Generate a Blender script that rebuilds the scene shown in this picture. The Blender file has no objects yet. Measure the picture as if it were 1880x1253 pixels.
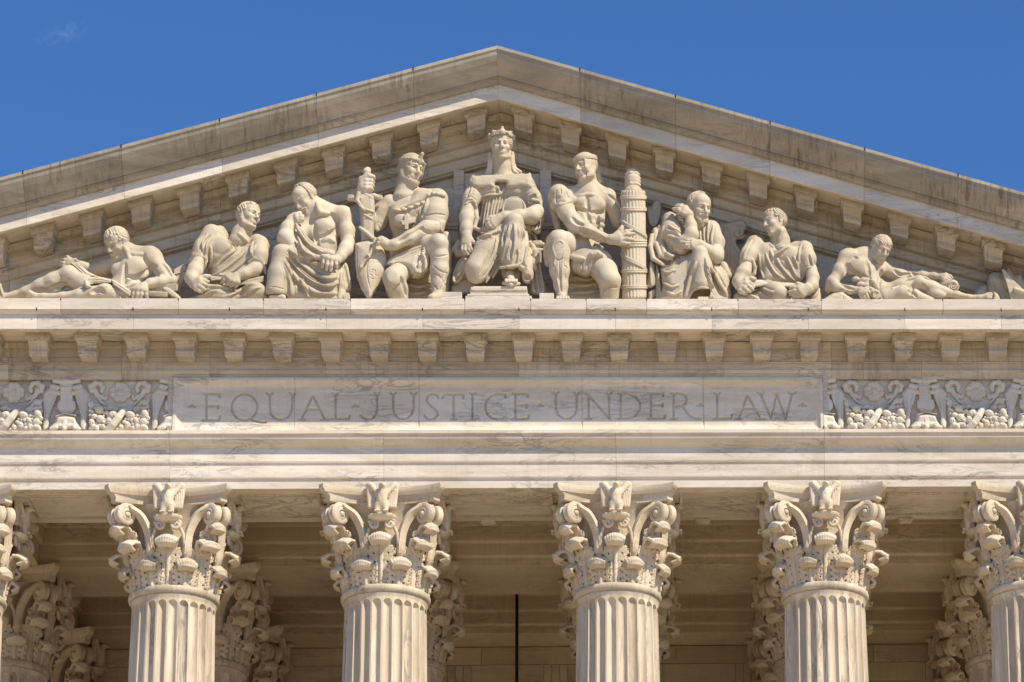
import bpy, bmesh, math, random
import numpy as np
from mathutils import Vector, Matrix

random.seed(7)
rng = np.random.default_rng(11)
scene = bpy.context.scene
COL = scene.collection
R = math.radians

# ------------------------------------------------------------------ camera
FPX, PPX, PPY = 5686.99, 1600.04, 1441.88
YAW, PITCH, ROLL = R(4.2616), R(15.5483), R(-1.7379)
CAMPOS = np.array([2.7167, -54.392, 0.0])
_f = np.array([math.sin(YAW) * math.cos(PITCH), math.cos(YAW) * math.cos(PITCH), math.sin(PITCH)])
_r = np.array([math.cos(YAW), -math.sin(YAW), 0.0])
_u = np.cross(_r, _f)
CR = math.cos(ROLL) * _r + math.sin(ROLL) * _u
CU = -math.sin(ROLL) * _r + math.cos(ROLL) * _u
CF = _f


def W(u, v, Y):
    """the place on the facade at depth Y that the photograph shows at (u, v)"""
    d = CF + CR * ((u - PPX) / FPX) - CU * ((v - PPY) / FPX)
    t = (Y - CAMPOS[1]) / d[1]
    return CAMPOS + d * t


def Zc(v, Y, u=940.0):
    return float(W(u, v, Y)[2])


def Xc(u, v, Y):
    return float(W(u, v, Y)[0])


# ------------------------------------------------------------------ objects
def link(o, parent=None):
    COL.objects.link(o)
    if parent is not None:
        o.parent = parent
    return o


def tag(o, label=None, cat=None, group=None, kind=None):
    if label: o['label'] = label
    if cat: o['category'] = cat
    if group: o['group'] = group
    if kind: o['kind'] = kind
    return o


def empty(name, loc=(0, 0, 0)):
    o = bpy.data.objects.new(name, None)
    o.location = loc
    o.empty_display_size = .2
    return link(o)


def mesh_np(name, V, F, mat, parent=None, smooth=False, loc=(0, 0, 0)):
    """V (n,3), F (m,4) or (m,3) arrays"""
    V = np.asarray(V, np.float32) - np.asarray(loc, np.float32)
    F = np.asarray(F, np.int32)
    me = bpy.data.meshes.new(name)
    me.vertices.add(len(V)); me.vertices.foreach_set('co', V.ravel())
    k = F.shape[1]
    me.loops.add(F.size); me.loops.foreach_set('vertex_index', F.ravel())
    me.polygons.add(len(F))
    me.polygons.foreach_set('loop_start', np.arange(0, F.size, k, dtype=np.int32))
    me.polygons.foreach_set('loop_total', np.full(len(F), k, np.int32))
    if smooth:
        me.polygons.foreach_set('use_smooth', np.ones(len(F), bool))
    me.update(calc_edges=True)
    me.materials.append(mat)
    o = bpy.data.objects.new(name, me)
    o.location = loc
    return link(o, parent)


class MB:
    """collects polygons, builds one mesh"""
    def __init__(s):
        s.v = []; s.f = []

    def add(s, V, F):
        b = len(s.v)
        s.v += [tuple(map(float, p)) for p in V]
        s.f += [tuple(i + b for i in f) for f in F]

    def box(s, x0, x1, y0, y1, z0, z1):
        s.add([(x0, y0, z0), (x1, y0, z0), (x1, y1, z0), (x0, y1, z0), (x0, y0, z1), (x1, y0, z1), (x1, y1, z1), (x0, y1, z1)],
              [(0, 3, 2, 1), (4, 5, 6, 7), (0, 1, 5, 4), (1, 2, 6, 5), (2, 3, 7, 6), (3, 0, 4, 7)])

    def prism(s, prof, x0, x1, slope=0.0, xc=0.0):
        """prof: (Y,Z) loop; extruded along X, sheared with slope"""
        n = len(prof)
        V = [(x0, y, z - slope * abs(x0 - xc)) for y, z in prof] + [(x1, y, z - slope * abs(x1 - xc)) for y, z in prof]
        F = [tuple(range(n)), tuple(range(2 * n - 1, n - 1, -1))]
        for i in range(n):
            j = (i + 1) % n
            F.append((i, n + i, n + j, j))
        s.add(V, F)

    def prism_y(s, prof, x0f, y0, y1):
        """prof: (X,Z) loop extruded along Y"""
        n = len(prof)
        V = [(x, y0, z) for x, z in prof] + [(x, y1, z) for x, z in prof]
        F = [tuple(range(n)), tuple(range(2 * n - 1, n - 1, -1))]
        for i in range(n):
            j = (i + 1) % n
            F.append((i, n + i, n + j, j))
        s.add(V, F)

    def lathe(s, prof, n=64, c=(0, 0, 0)):
        """prof: (r,z) open list from bottom to top"""
        V = []
        for r, z in prof:
            for i in range(n):
                a = 2 * math.pi * i / n
                V.append((c[0] + r * math.cos(a), c[1] + r * math.sin(a), c[2] + z))
        F = []
        for k in range(len(prof) - 1):
            for i in range(n):
                j = (i + 1) % n
                F.append((k * n + i, k * n + j, (k + 1) * n + j, (k + 1) * n + i))
        F.append(tuple(range(n - 1, -1, -1)))
        F.append(tuple((len(prof) - 1) * n + i for i in range(n)))
        s.add(V, F)

    def tube(s, pts, r, n=10):
        pts = [np.array(p, float) for p in pts]
        rs = r if isinstance(r, (list, tuple, np.ndarray)) else [r] * len(pts)
        V = []
        for i, p in enumerate(pts):
            t = pts[min(i + 1, len(pts) - 1)] - pts[max(i - 1, 0)]
            t /= np.linalg.norm(t) + 1e-9
            a = np.cross(t, (0.31, 0.2, 0.93)); a /= np.linalg.norm(a) + 1e-9
            b = np.cross(t, a)
            for k in range(n):
                an = 2 * math.pi * k / n
                V.append(p + rs[i] * (math.cos(an) * a + math.sin(an) * b))
        F = []
        for i in range(len(pts) - 1):
            for k in range(n):
                m = (k + 1) % n
                F.append((i * n + k, i * n + m, (i + 1) * n + m, (i + 1) * n + k))
        F.append(tuple(range(n - 1, -1, -1))); F.append(tuple((len(pts) - 1) * n + k for k in range(n)))
        s.add(V, F)

    def build(s, name, mat, parent=None, smooth=False, bevel=0.0, loc=(0, 0, 0), angle=None):
        me = bpy.data.meshes.new(name)
        me.from_pydata([(x - loc[0], y - loc[1], z - loc[2]) for x, y, z in s.v], [], s.f)
        bm = bmesh.new(); bm.from_mesh(me)
        bmesh.ops.recalc_face_normals(bm, faces=bm.faces)
        bm.to_mesh(me); bm.free()
        me.materials.append(mat)
        if smooth:
            me.polygons.foreach_set('use_smooth', np.ones(len(me.polygons), bool))
            if angle:
                me.set_sharp_from_angle(angle=R(angle))
        o = bpy.data.objects.new(name, me)
        o.location = loc
        link(o, parent)
        if bevel > 0:
            b = o.modifiers.new('bevel', 'BEVEL'); b.width = bevel; b.segments = 2; b.limit_method = 'ANGLE'; b.angle_limit = R(35)
        return o


# ------------------------------------------------------------------ carving in a distance field
class Vol:
    def __init__(s, lo, hi, h):
        s.lo = np.array(lo, float); s.h = h
        s.n = (np.ceil((np.array(hi, float) - s.lo) / h).astype(int) + 1)
        s.ax = [(s.lo[i] + h * np.arange(s.n[i])).astype(np.float32) for i in range(3)]
        s.f = {}

    def field(s, name):
        if name not in s.f:
            s.f[name] = np.full(tuple(s.n), 1.0, np.float32)
        return s.f[name]

    def block(s, lo, hi):
        a = np.clip(np.floor((np.array(lo) - s.lo) / s.h).astype(int), 0, s.n)
        b = np.clip(np.ceil((np.array(hi) - s.lo) / s.h).astype(int) + 1, 0, s.n)
        if np.any(b <= a): return None
        return tuple(slice(a[i], b[i]) for i in range(3))

    def grid(s, sl):
        return (s.ax[0][sl[0]][:, None, None], s.ax[1][sl[1]][None, :, None], s.ax[2][sl[2]][None, None, :])

    def comb(s, name, sl, d, k=0.0, mode='+'):
        F = s.field(name); f = F[sl]
        if mode == '+':
            r = np.minimum(f, d)
            if k > 0:
                m = np.maximum(k - np.abs(f - d), 0); r = r - m * m * (.25 / k)
        elif mode == '-':
            d = -d
            r = np.maximum(f, d)
            if k > 0:
                m = np.maximum(k - np.abs(f - d), 0); r = r + m * m * (.25 / k)
        else:
            r = np.maximum(f, d)
            if k > 0:
                m = np.maximum(k - np.abs(f - d), 0); r = r + m * m * (.25 / k)
        F[sl] = r

    def cone(s, name, p0, p1, r0, r1, k=0.0, mode='+'):
        p0 = np.asarray(p0, float); p1 = np.asarray(p1, float)
        m = max(r0, r1) + k + 2.5 * s.h
        sl = s.block(np.minimum(p0, p1) - m, np.maximum(p0, p1) + m)
        if sl is None: return
        X, Y, Z = s.grid(sl)
        X = X - np.float32(p0[0]); Y = Y - np.float32(p0[1]); Z = Z - np.float32(p0[2])
        v = (p1 - p0).astype(np.float32); L = float(v @ v)
        if L < 1e-9:
            d = np.sqrt(X * X + Y * Y + Z * Z) - np.float32(max(r0, r1))
        else:
            t = np.clip((X * v[0] + Y * v[1] + Z * v[2]) / np.float32(L), 0, 1)
            d = np.sqrt((X - t * v[0]) ** 2 + (Y - t * v[1]) ** 2 + (Z - t * v[2]) ** 2) - (np.float32(r0) + t * np.float32(r1 - r0))
        s.comb(name, sl, d, k, mode)

    def ell(s, name, c, r, k=0.0, mode='+', rot=None):
        c = np.asarray(c, float); r = np.asarray(r, np.float32)
        m = float(max(r)) + k + 2.5 * s.h
        sl = s.block(c - m, c + m)
        if sl is None: return
        X, Y, Z = s.grid(sl)
        X = X - np.float32(c[0]); Y = Y - np.float32(c[1]); Z = Z - np.float32(c[2])
        if rot is not None:
            A = np.asarray(rot, np.float32)   # rows are the local axes
            X, Y, Z = (A[0, 0] * X + A[0, 1] * Y + A[0, 2] * Z, A[1, 0] * X + A[1, 1] * Y + A[1, 2] * Z, A[2, 0] * X + A[2, 1] * Y + A[2, 2] * Z)
        k0 = np.sqrt((X / r[0]) ** 2 + (Y / r[1]) ** 2 + (Z / r[2]) ** 2)
        k1 = np.sqrt((X / r[0] ** 2) ** 2 + (Y / r[1] ** 2) ** 2 + (Z / r[2] ** 2) ** 2) + np.float32(1e-6)
        s.comb(name, sl, k0 * (k0 - 1) / k1, k, mode)

    def box(s, name, c, hs, k=0.0, mode='+', rot=None, rd=0.0):
        c = np.asarray(c, float); hs = np.asarray(hs, np.float32) - np.float32(rd)
        m = float(np.linalg.norm(hs)) + rd + k + 2.5 * s.h
        sl = s.block(c - m, c + m)
        if sl is None: return
        X, Y, Z = s.grid(sl)
        X = X - np.float32(c[0]); Y = Y - np.float32(c[1]); Z = Z - np.float32(c[2])
        if rot is not None:
            A = np.asarray(rot, np.float32)
            X, Y, Z = (A[0, 0] * X + A[0, 1] * Y + A[0, 2] * Z, A[1, 0] * X + A[1, 1] * Y + A[1, 2] * Z, A[2, 0] * X + A[2, 1] * Y + A[2, 2] * Z)
        qx = np.abs(X) - hs[0]; qy = np.abs(Y) - hs[1]; qz = np.abs(Z) - hs[2]
        d = np.sqrt(np.maximum(qx, 0) ** 2 + np.maximum(qy, 0) ** 2 + np.maximum(qz, 0) ** 2) + np.minimum(np.maximum(qx, np.maximum(qy, qz)), 0) - np.float32(rd)
        s.comb(name, sl, d, k, mode)

    def local(s, name, c, A, lo, hi, fn, k=0.0, mode='+'):
        """free function of local coordinates; A rows = local axes / scale"""
        c = np.asarray(c, float); A = np.asarray(A, float)
        inv = np.linalg.inv(A)
        cs = np.array([[x, y, z] for x in (lo[0], hi[0]) for y in (lo[1], hi[1]) for z in (lo[2], hi[2])]) @ inv.T + c
        sl = s.block(cs.min(0) - k - 2 * s.h, cs.max(0) + k + 2 * s.h)
        if sl is None: return
        X, Y, Z = s.grid(sl)
        X = X - np.float32(c[0]); Y = Y - np.float32(c[1]); Z = Z - np.float32(c[2])
        A = A.astype(np.float32)
        d = fn(A[0, 0] * X + A[0, 1] * Y + A[0, 2] * Z, A[1, 0] * X + A[1, 1] * Y + A[1, 2] * Z, A[2, 0] * X + A[2, 1] * Y + A[2, 2] * Z)
        s.comb(name, sl, d, k, mode)

    def halfspace(s, name, axis, val, keep_above=True):
        F = s.field(name)
        sh = [1, 1, 1]; sh[axis] = -1
        a = s.ax[axis].reshape(sh) - np.float32(val)
        np.maximum(F, -a if keep_above else a, out=F)

    def sample(s, names, P):
        """trilinear min over the fields at points P (m,3)"""
        q = (P - s.lo) / s.h
        i = np.floor(q).astype(int)
        ok = np.all((i >= 0) & (i < s.n - 1), axis=1)
        i = np.clip(i, 0, s.n - 2); t = np.clip(q - i, 0, 1)
        best = np.full(len(P), 1.0)
        for nm in names:
            F = s.field(nm); acc = 0
            for a in (0, 1):
                for b in (0, 1):
                    for c in (0, 1):
                        w = (t[:, 0] if a else 1 - t[:, 0]) * (t[:, 1] if b else 1 - t[:, 1]) * (t[:, 2] if c else 1 - t[:, 2])
                        acc = acc + w * F[i[:, 0] + a, i[:, 1] + b, i[:, 2] + c]
            best = np.minimum(best, acc)
        best[~ok] = 1.0
        return best

    def mesh(s, name):
        f = s.f[name]
        for sl in ((0,), (-1,)):
            f[sl[0], :, :] = np.maximum(f[sl[0], :, :], s.h); f[:, sl[0], :] = np.maximum(f[:, sl[0], :], s.h); f[:, :, sl[0]] = np.maximum(f[:, :, sl[0]], s.h)
        return surfnet(f, s.lo, s.h)


def surfnet(f, lo, h):
    S = f < 0
    a = S.view(np.int8)
    c = np.zeros(tuple(np.array(f.shape) - 1), np.int8)
    for i in (0, 1):
        for j in (0, 1):
            for k in (0, 1):
                c += a[i:f.shape[0] - 1 + i, j:f.shape[1] - 1 + j, k:f.shape[2] - 1 + k]
    m = (c > 0) & (c < 8)
    ii = np.argwhere(m)
    idx = np.full(m.shape, -1, np.int32); idx[m] = np.arange(len(ii), dtype=np.int32)
    acc = np.zeros((len(ii), 3)); cnt = np.zeros(len(ii))
    cv = {}
    for o in [(i, j, k) for i in (0, 1) for j in (0, 1) for k in (0, 1)]:
        cv[o] = f[ii[:, 0] + o[0], ii[:, 1] + o[1], ii[:, 2] + o[2]].astype(float)
    for o in cv:
        for d in range(3):
            if o[d] == 0:
                p = list(o); p[d] = 1; p = tuple(p)
                fa, fb = cv[o], cv[p]
                x = (fa < 0) != (fb < 0)
                t = np.where(x, fa / np.where(x, fa - fb, 1), 0)
                for e in range(3):
                    acc[:, e] += x * (o[e] + (t if e == d else 0))
                cnt += x
    V = (ii + acc / cnt[:, None]) * h + lo
    Q = []
    for d in range(3):
        e1, e2 = (d + 1) % 3, (d + 2) % 3
        s0 = [slice(1, -1)] * 3; s0[d] = slice(0, -1)
        s1 = [slice(1, -1)] * 3; s1[d] = slice(1, None)
        A_, B_ = S[tuple(s0)], S[tuple(s1)]
        x = np.argwhere(A_ != B_)
        if len(x) == 0: continue
        inside = A_[x[:, 0], x[:, 1], x[:, 2]]
        base = x.copy(); base[:, e1] += 1; base[:, e2] += 1
        def cell(o1, o2):
            q = base.copy(); q[:, e1] -= o1; q[:, e2] -= o2
            return idx[q[:, 0], q[:, 1], q[:, 2]]
        quad = np.stack([cell(1, 1), cell(0, 1), cell(0, 0), cell(1, 0)], 1)
        quad[~inside] = quad[~inside][:, ::-1]
        Q.append(quad)
    return V, np.concatenate(Q)


def spline(pts, step):
    """Catmull-Rom through pts (n,d), resampled at about `step`"""
    P = np.asarray(pts, float)
    if len(P) < 3:
        n = max(2, int(np.linalg.norm(P[-1, :2] - P[0, :2]) / step) + 1)
        t = np.linspace(0, 1, n)[:, None]
        return P[0] * (1 - t) + P[-1] * t
    Q = np.vstack([2 * P[0] - P[1], P, 2 * P[-1] - P[-2]])
    out = []
    for i in range(1, len(Q) - 2):
        n = max(1, int(np.linalg.norm(Q[i + 1, :2] - Q[i, :2]) / step))
        for t in np.arange(n) / n:
            out.append(.5 * (2 * Q[i] + (Q[i + 1] - Q[i - 1]) * t + (2 * Q[i - 1] - 5 * Q[i] + 4 * Q[i + 1] - Q[i + 2]) * t * t + (3 * Q[i] - Q[i - 1] - 3 * Q[i + 1] + Q[i + 2]) * t ** 3))
    out.append(P[-1])
    return np.array(out)


# ------------------------------------------------------------------ materials
def marble(name, c0, c1, vein=(.20, .19, .18), vs=.6, stain=0.0, stain_col=(.17, .115, .06), rough=.62, rot=(8, 14, 0), vscale=1.0, pits=0.0, bump=.15, scl=(.42, .8, 1.9)):
    m = bpy.data.materials.new(name); m.use_nodes = True
    nt = m.node_tree; N = nt.nodes; L = nt.links
    N.clear()
    def nd(t, **kw):
        n = N.new(t)
        for k, v in kw.items(): setattr(n, k, v)
        return n
    def val(s, v): s.default_value = v
    out = nd('ShaderNodeOutputMaterial'); bs = nd('ShaderNodeBsdfPrincipled')
    L.new(bs.outputs[0], out.inputs[0])
    geo = nd('ShaderNodeNewGeometry')
    mul = nd('ShaderNodeVectorMath', operation='SCALE'); val(mul.inputs[0], (61, 17, 43)); L.new(geo.outputs['Random Per Island'], mul.inputs['Scale'])
    add = nd('ShaderNodeVectorMath', operation='ADD'); L.new(geo.outputs['Position'], add.inputs[0]); L.new(mul.outputs[0], add.inputs[1])
    mp = nd('ShaderNodeMapping'); L.new(add.outputs[0], mp.inputs['Vector'])
    mp.inputs['Rotation'].default_value = [R(a) for a in rot]; mp.inputs['Scale'].default_value = [q * vscale for q in scl]
    def noise(vec, scale, detail=5, rgh=.55, dist=0.0):
        n = nd('ShaderNodeTexNoise'); L.new(vec, n.inputs['Vector'])
        val(n.inputs['Scale'], scale); val(n.inputs['Detail'], detail); val(n.inputs['Roughness'], rgh); val(n.inputs['Distortion'], dist)
        return n.outputs['Fac']
    def math_(op, a, b=None):
        n = nd('ShaderNodeMath', operation=op)
        for i, x in enumerate((a, b)):
            if x is None: continue
            if isinstance(x, (int, float)): val(n.inputs[i], x)
            else: L.new(x, n.inputs[i])
        return n.outputs[0]
    def mr(x, a, b, c=0.0, d=1.0):
        n = nd('ShaderNodeMapRange', interpolation_type='SMOOTHSTEP')
        L.new(x, n.inputs['Value']); val(n.inputs['From Min'], a); val(n.inputs['From Max'], b); val(n.inputs['To Min'], c); val(n.inputs['To Max'], d)
        return n.outputs[0]
    def mix(fac, a, b):
        n = nd('ShaderNodeMix', data_type='RGBA')
        if isinstance(fac, (int, float)): val(n.inputs[0], fac)
        else: L.new(fac, n.inputs[0])
        for i, x in ((6, a), (7, b)):
            if isinstance(x, tuple): val(n.inputs[i], (*x, 1))
            else: L.new(x, n.inputs[i])
        return n.outputs[2]
    cloud = noise(mp.outputs[0], .9, 6, .6, .8)
    col = mix(mr(cloud, .35, .68), c0, c1)
    n1 = noise(mp.outputs[0], 1.5, 7, .62, 1.6)
    thin = mr(math_('ABSOLUTE', math_('SUBTRACT', n1, .5)), 0.0, .05, 1.0, 0.0)
    mask = mr(noise(mp.outputs[0], .7, 3), .42, .66)
    broad = mr(noise(mp.outputs[0], 2.3, 8, .68, 2.0), .56, .74)
    v = math_('MAXIMUM', math_('MULTIPLY', thin, mask), math_('MULTIPLY', broad, .55))
    col = mix(math_('MULTIPLY', v, vs), col, vein)
    # per-block tint
    tint = math_('ADD', math_('MULTIPLY', geo.outputs['Random Per Island'], .22), .885)
    tn = nd('ShaderNodeVectorMath', operation='SCALE'); L.new(col, tn.inputs[0]); L.new(tint, tn.inputs['Scale'])
    col = tn.outputs[0]
    if stain > 0:
        sm = nd('ShaderNodeMapping'); L.new(add.outputs[0], sm.inputs['Vector']); sm.inputs['Scale'].default_value = (8.0, 1.8, .40)
        st = mr(noise(sm.outputs[0], 1.6, 8, .72, .4), .44, .72)
        sp = mr(noise(add.outputs[0], .55, 3), .38, .62)
        col = mix(math_('MULTIPLY', math_('MULTIPLY', st, sp), stain), col, stain_col)
    fine = noise(geo.outputs['Position'], 26.0, 4, .7)
    fm = math_('ADD', math_('MULTIPLY', fine, .22), .89)
    fn_ = nd('ShaderNodeVectorMath', operation='SCALE'); L.new(col, fn_.inputs[0]); L.new(fm, fn_.inputs['Scale'])
    col = fn_.outputs[0]
    if pits > 0:
        vo = nd('ShaderNodeTexVoronoi'); L.new(geo.outputs['Position'], vo.inputs['Vector']); val(vo.inputs['Scale'], 15.0)
        pm = math_('MULTIPLY', mr(vo.outputs['Distance'], .10, .17, 1.0, 0.0), mr(noise(geo.outputs['Position'], 3.0, 2), .46, .56))
        col = mix(math_('MULTIPLY', pm, pits), col, (.07, .05, .035))
    L.new(col, bs.inputs['Base Color'])
    val(bs.inputs['Roughness'], rough)
    if 'Specular IOR Level' in bs.inputs: val(bs.inputs['Specular IOR Level'], .25)
    bp = nd('ShaderNodeBump'); val(bp.inputs['Strength'], bump); val(bp.inputs['Distance'], .02)
    L.new(math_('ADD', noise(geo.outputs['Position'], 14.0, 8, .7), math_('MULTIPLY', noise(geo.outputs['Position'], 4.5, 3, .5), .8)), bp.inputs['Height']); L.new(bp.outputs[0], bs.inputs['Normal'])
    return m


M_WALL = marble('veined_marble', (.60, .52, .41), (.72, .645, .54), vscale=1.5, vs=.66, stain=.16)
M_TRIM = marble('weathered_marble', (.50, .43, .33), (.63, .56, .45), vscale=1.4, vs=.70, stain=.55)
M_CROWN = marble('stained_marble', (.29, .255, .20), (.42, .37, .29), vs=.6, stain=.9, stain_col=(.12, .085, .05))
M_BRK = marble('bracket_marble', (.47, .41, .33), (.62, .55, .45), vs=.8, stain=.45, vscale=1.6, rot=(20, 40, 10))
M_FIG = marble('carved_marble', (.50, .42, .30), (.60, .52, .395), vs=.28, stain=.35, stain_col=(.30, .23, .14), pits=0, bump=.32)
M_CAP = marble('pitted_marble', (.54, .44, .31), (.66, .57, .44), vs=.22, stain=.45, stain_col=(.26, .17, .08), pits=.8, bump=.35)
M_SHAFT = marble('shaft_marble', (.51, .42, .30), (.67, .58, .45), vs=.75, stain=.65, stain_col=(.30, .20, .12), rot=(0, 8, 0), scl=(2.6, 2.6, .35))
M_IN = marble('portico_marble', (.56, .455, .31), (.65, .55, .40), vs=.5, stain=.25, rough=.5)
M_DARK = bpy.data.materials.new('dark_bronze'); M_DARK.use_nodes = True
_b = M_DARK.node_tree.nodes['Principled BSDF']; _b.inputs['Base Color'].default_value = (.018, .016, .015, 1); _b.inputs['Roughness'].default_value = .55
_n = M_DARK.node_tree.nodes.new('ShaderNodeTexNoise'); _n.inputs['Scale'].default_value = 9
_q = M_DARK.node_tree.nodes.new('ShaderNodeMapRange'); _q.inputs['To Min'].default_value = .4; _q.inputs['To Max'].default_value = .7
M_DARK.node_tree.links.new(_n.outputs['Fac'], _q.inputs['Value']); M_DARK.node_tree.links.new(_q.outputs[0], _b.inputs['Roughness'])
M_PLAZA = marble('plaza_stone', (.47, .36, .22), (.53, .41, .26), vs=.2, stain=.2, rough=.8)
# ------------------------------------------------------------------ the building
A_SP, B_SP, D_SP, AX = 3.9, 4.3087, 4.2654, .85
COLX = [s * (B_SP / 2 + (k - .5) * A_SP) if k > .5 else s * B_SP / 2 for s, k in ((-1, 2.5), (-1, 1.5), (-1, .5), (1, .5), (1, 1.5), (1, 2.5))]
SLOPE = .3046
XE = 16.0                                    # half length of the front
ZSOF = Zc(896.5, 0.0)
HALL = tag(empty('courthouse', (0, 0, 5)), 'white marble temple front with a carved pediment above its inscribed frieze', 'building')
HALL_LOC = Vector((0, 0, 5))


def part(o, parent):
    o.parent = parent
    o.matrix_parent_inverse = Matrix.Translation(-HALL_LOC) if parent is HALL else Matrix()
    return o


def pz(lst):
    return [(Y, Zc(v, Y)) for v, Y in lst]


def cuts(lo, hi, step, jit=.12, first=None):
    xs = [lo]; x = lo + (first if first else step)
    while x < hi - step * .5:
        xs.append(x + random.uniform(-jit, jit)); x += step
    return xs + [hi]


def course(prof, step, name, mat, parent, gap=.003, bevel=.006, slope=0.0, jit=.15, xs=None, shift=0.0):
    mb = MB()
    xs = xs or cuts(-XE, XE, step, jit, first=step * .5 + shift)
    for a, b in zip(xs[:-1], xs[1:]):
        if slope and a < 0 < b:
            mb.prism(prof, a + gap / 2, 0, slope); mb.prism(prof, 0, b - gap / 2, slope)
        else:
            mb.prism(prof, a + gap / 2, b - gap / 2, slope)
    return part(mb.build(name, mat, bevel=bevel), parent)


# --- architrave: three fascias, stepping back downward, crowned by a moulding and a ledge
BACK = 1.75
f1 = pz([(821.5, -.085), (846, -.085)]); f2 = pz([(855, -.045), (874.5, -.045)]); f3 = pz([(882, 0), (896.5, 0)])
zt = Zc(789, -.30)
prof = [(BACK, ZSOF + .02), (BACK, zt), (-.30, zt)] + pz([(795.5, -.30)]) + pz([(797.5, -.27), (805, -.25), (812, -.19), (818, -.135), (819.5, -.11)]) \
    + f1 + pz([(849, -.075), (852, -.05)]) + f2 + pz([(877, -.038), (880, -.012)]) + f3
prof = [(prof[0][0], ZSOF)] + prof[1:]
jx = [-XE] + [Xc(u, 850, 0) for u in (-480, -80, 313, 705, 1131, 1513, 1890, 2280)] + [XE]
architrave = course(prof, 0, 'architrave', M_WALL, HALL, xs=jx, bevel=.005)
# the soffit panels between the columns
for i in range(5):
    mb = MB()
    xa, xb = COLX[i] + 1.25, COLX[i + 1] - 1.25
    mb.box(xa, xb, .28, .34, ZSOF - .035, ZSOF + .02); mb.box(xa, xb, 1.40, 1.46, ZSOF - .035, ZSOF + .02)
    mb.box(xa - .06, xa, .28, 1.46, ZSOF - .035, ZSOF + .02); mb.box(xb, xb + .06, .28, 1.46, ZSOF - .035, ZSOF + .02)
    part(mb.build('soffit_panel', M_TRIM, bevel=.01), architrave)
    if i in (2, 3, 4):
        mb = MB(); c_ = (COLX[i] + COLX[i + 1]) / 2 - .3
        mb.box(c_ - .14, c_ + .14, 1.62, 1.80, ZSOF - .05, ZSOF - .002); mb.box(c_ - .11, c_ + .11, 1.64, 1.78, ZSOF - .08, ZSOF - .05)
        part(mb.build('soffit_lamp', M_WALL, bevel=.008), architrave)

# --- frieze wall behind the inscription and the reliefs
ZF0, ZF1 = zt, Zc(696.5, .0)
frieze = course([(.35, ZF0 + .002), (.06, ZF0 + .002), (.06, ZF1 + .3), (.35, ZF1 + .3)], 1.9, 'frieze', M_WALL, HALL, gap=.004, bevel=0)

# --- bed mouldings, corona, ledge
zs = Zc(548.6, -1.10)
bed = [(.4, ZF1 + .0)] + pz([(696.5, -.045), (688, -.06), (686, -.09), (683, -.10), (681.5, -.125), (679.5, -.125), (679, -.10), (668, -.10), (667, -.16), (665.4, -.16)]) \
    + pz([(664.5, -.13), (657, -.13), (655.5, -.115), (640.5, -.115), (638.8, -.16), (637, -.17), (628.5, -.19)])
zso = Zc(627.6, -.19)
bed += [(.4, zso + .003)]
cornice_bed = course(bed, 1.9, 'cornice', M_TRIM, HALL, bevel=.004, shift=.3)
cor = [(.6, zso + .006), (-.19, zso + .006)] + pz([(604.7, -1.0)])
cor[1] = (-.19, zso + .006)
zc0 = cor[2][1]
cor = [(.6, zso + .006), (-.30, zso + .006), (-.93, zso + .004), (-.95, zc0), (-1.0, zc0)] + pz([(578.5, -1.0)])
cor += [(.6, cor[-1][1])]
ux = [Xc(u, 590, -1) for u in range(-640, 2700, 177)]
o = course(cor, 0, 'corona', M_WALL, HALL, xs=[-XE - .3] + [x for x in ux if -XE < x < XE] + [XE + .3], bevel=.005)
part(o, cornice_bed)
sl = [(.6, Zc(578.5, -1.0) + .002)] + [(-1.0, Zc(578.5, -1.0) + .002)] + pz([(576, -1.02), (572, -1.055), (569.5, -1.065), (568.8, -1.10), (548.6, -1.10)])
sl += [(.6, zs)]
ux2 = [Xc(u, 560, -1.1) for u in (-680, -440, -215, 111, 327, 483, 643, 853, 974, 1076, 1187, 1355, 1508, 1731, 1960, 2200)]
o = course(sl, 0, 'ledge', M_WALL, HALL, xs=[-XE - .4] + [x for x in ux2 if -XE < x < XE] + [XE + .4], bevel=.01)
part(o, cornice_bed)
ZLEDGE = zs


# --- brackets: a moulded cap over an ogee body, hung under the soffit
def bracket_mesh(slope=0.0):
    mb = MB()
    z0 = zso + .004
    q = [(Y, Zc(v, Y) - z0) for v, Y in ((615.2, -.60), (617, -.60), (622, -.585), (624.5, -.555))]
    def sheared(prof, w0, w1=None):
        w1 = w1 or [w0] * len(prof)
        n = len(prof)
        V = [(-w, y, z + slope * w) for (y, z), w in zip(prof, w1)] + [(w, y, z - slope * w) for (y, z), w in zip(prof, w1)]
        F = [tuple(range(n)), tuple(range(2 * n - 1, n - 1, -1))]
        for i in range(n):
            j = (i + 1) % n; F.append((i, n + i, n + j, j))
        mb.add(V, F)
    ztop = -.004
    capb = q[-1][1]
    sheared([(-.10, ztop), (-.60, ztop), (-.60, q[1][1]), (q[2][0], q[2][1]), (-.555, capb), (-.10, capb)], .225, [.225, .225, .225, .22, .205, .205])
    body = [(Y, Zc(v, Y) - z0) for v, Y in ((626, -.535), (630, -.50), (637, -.465), (643, -.455), (643.6, -.475), (646, -.475), (647, -.45), (652, -.435), (653.5, -.42), (664.6, -.165))]
    bt = capb + .001
    bp = [(-.10, bt), (-.535, bt)] + body + [(-.10, body[-1][1])]
    n = len(bp)
    ws = [.180, .180, .180, .176, .172, .170, .178, .176, .168, .165, .162, .140, .140]
    sheared(bp, .17, ws[:n])
    return mb


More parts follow.
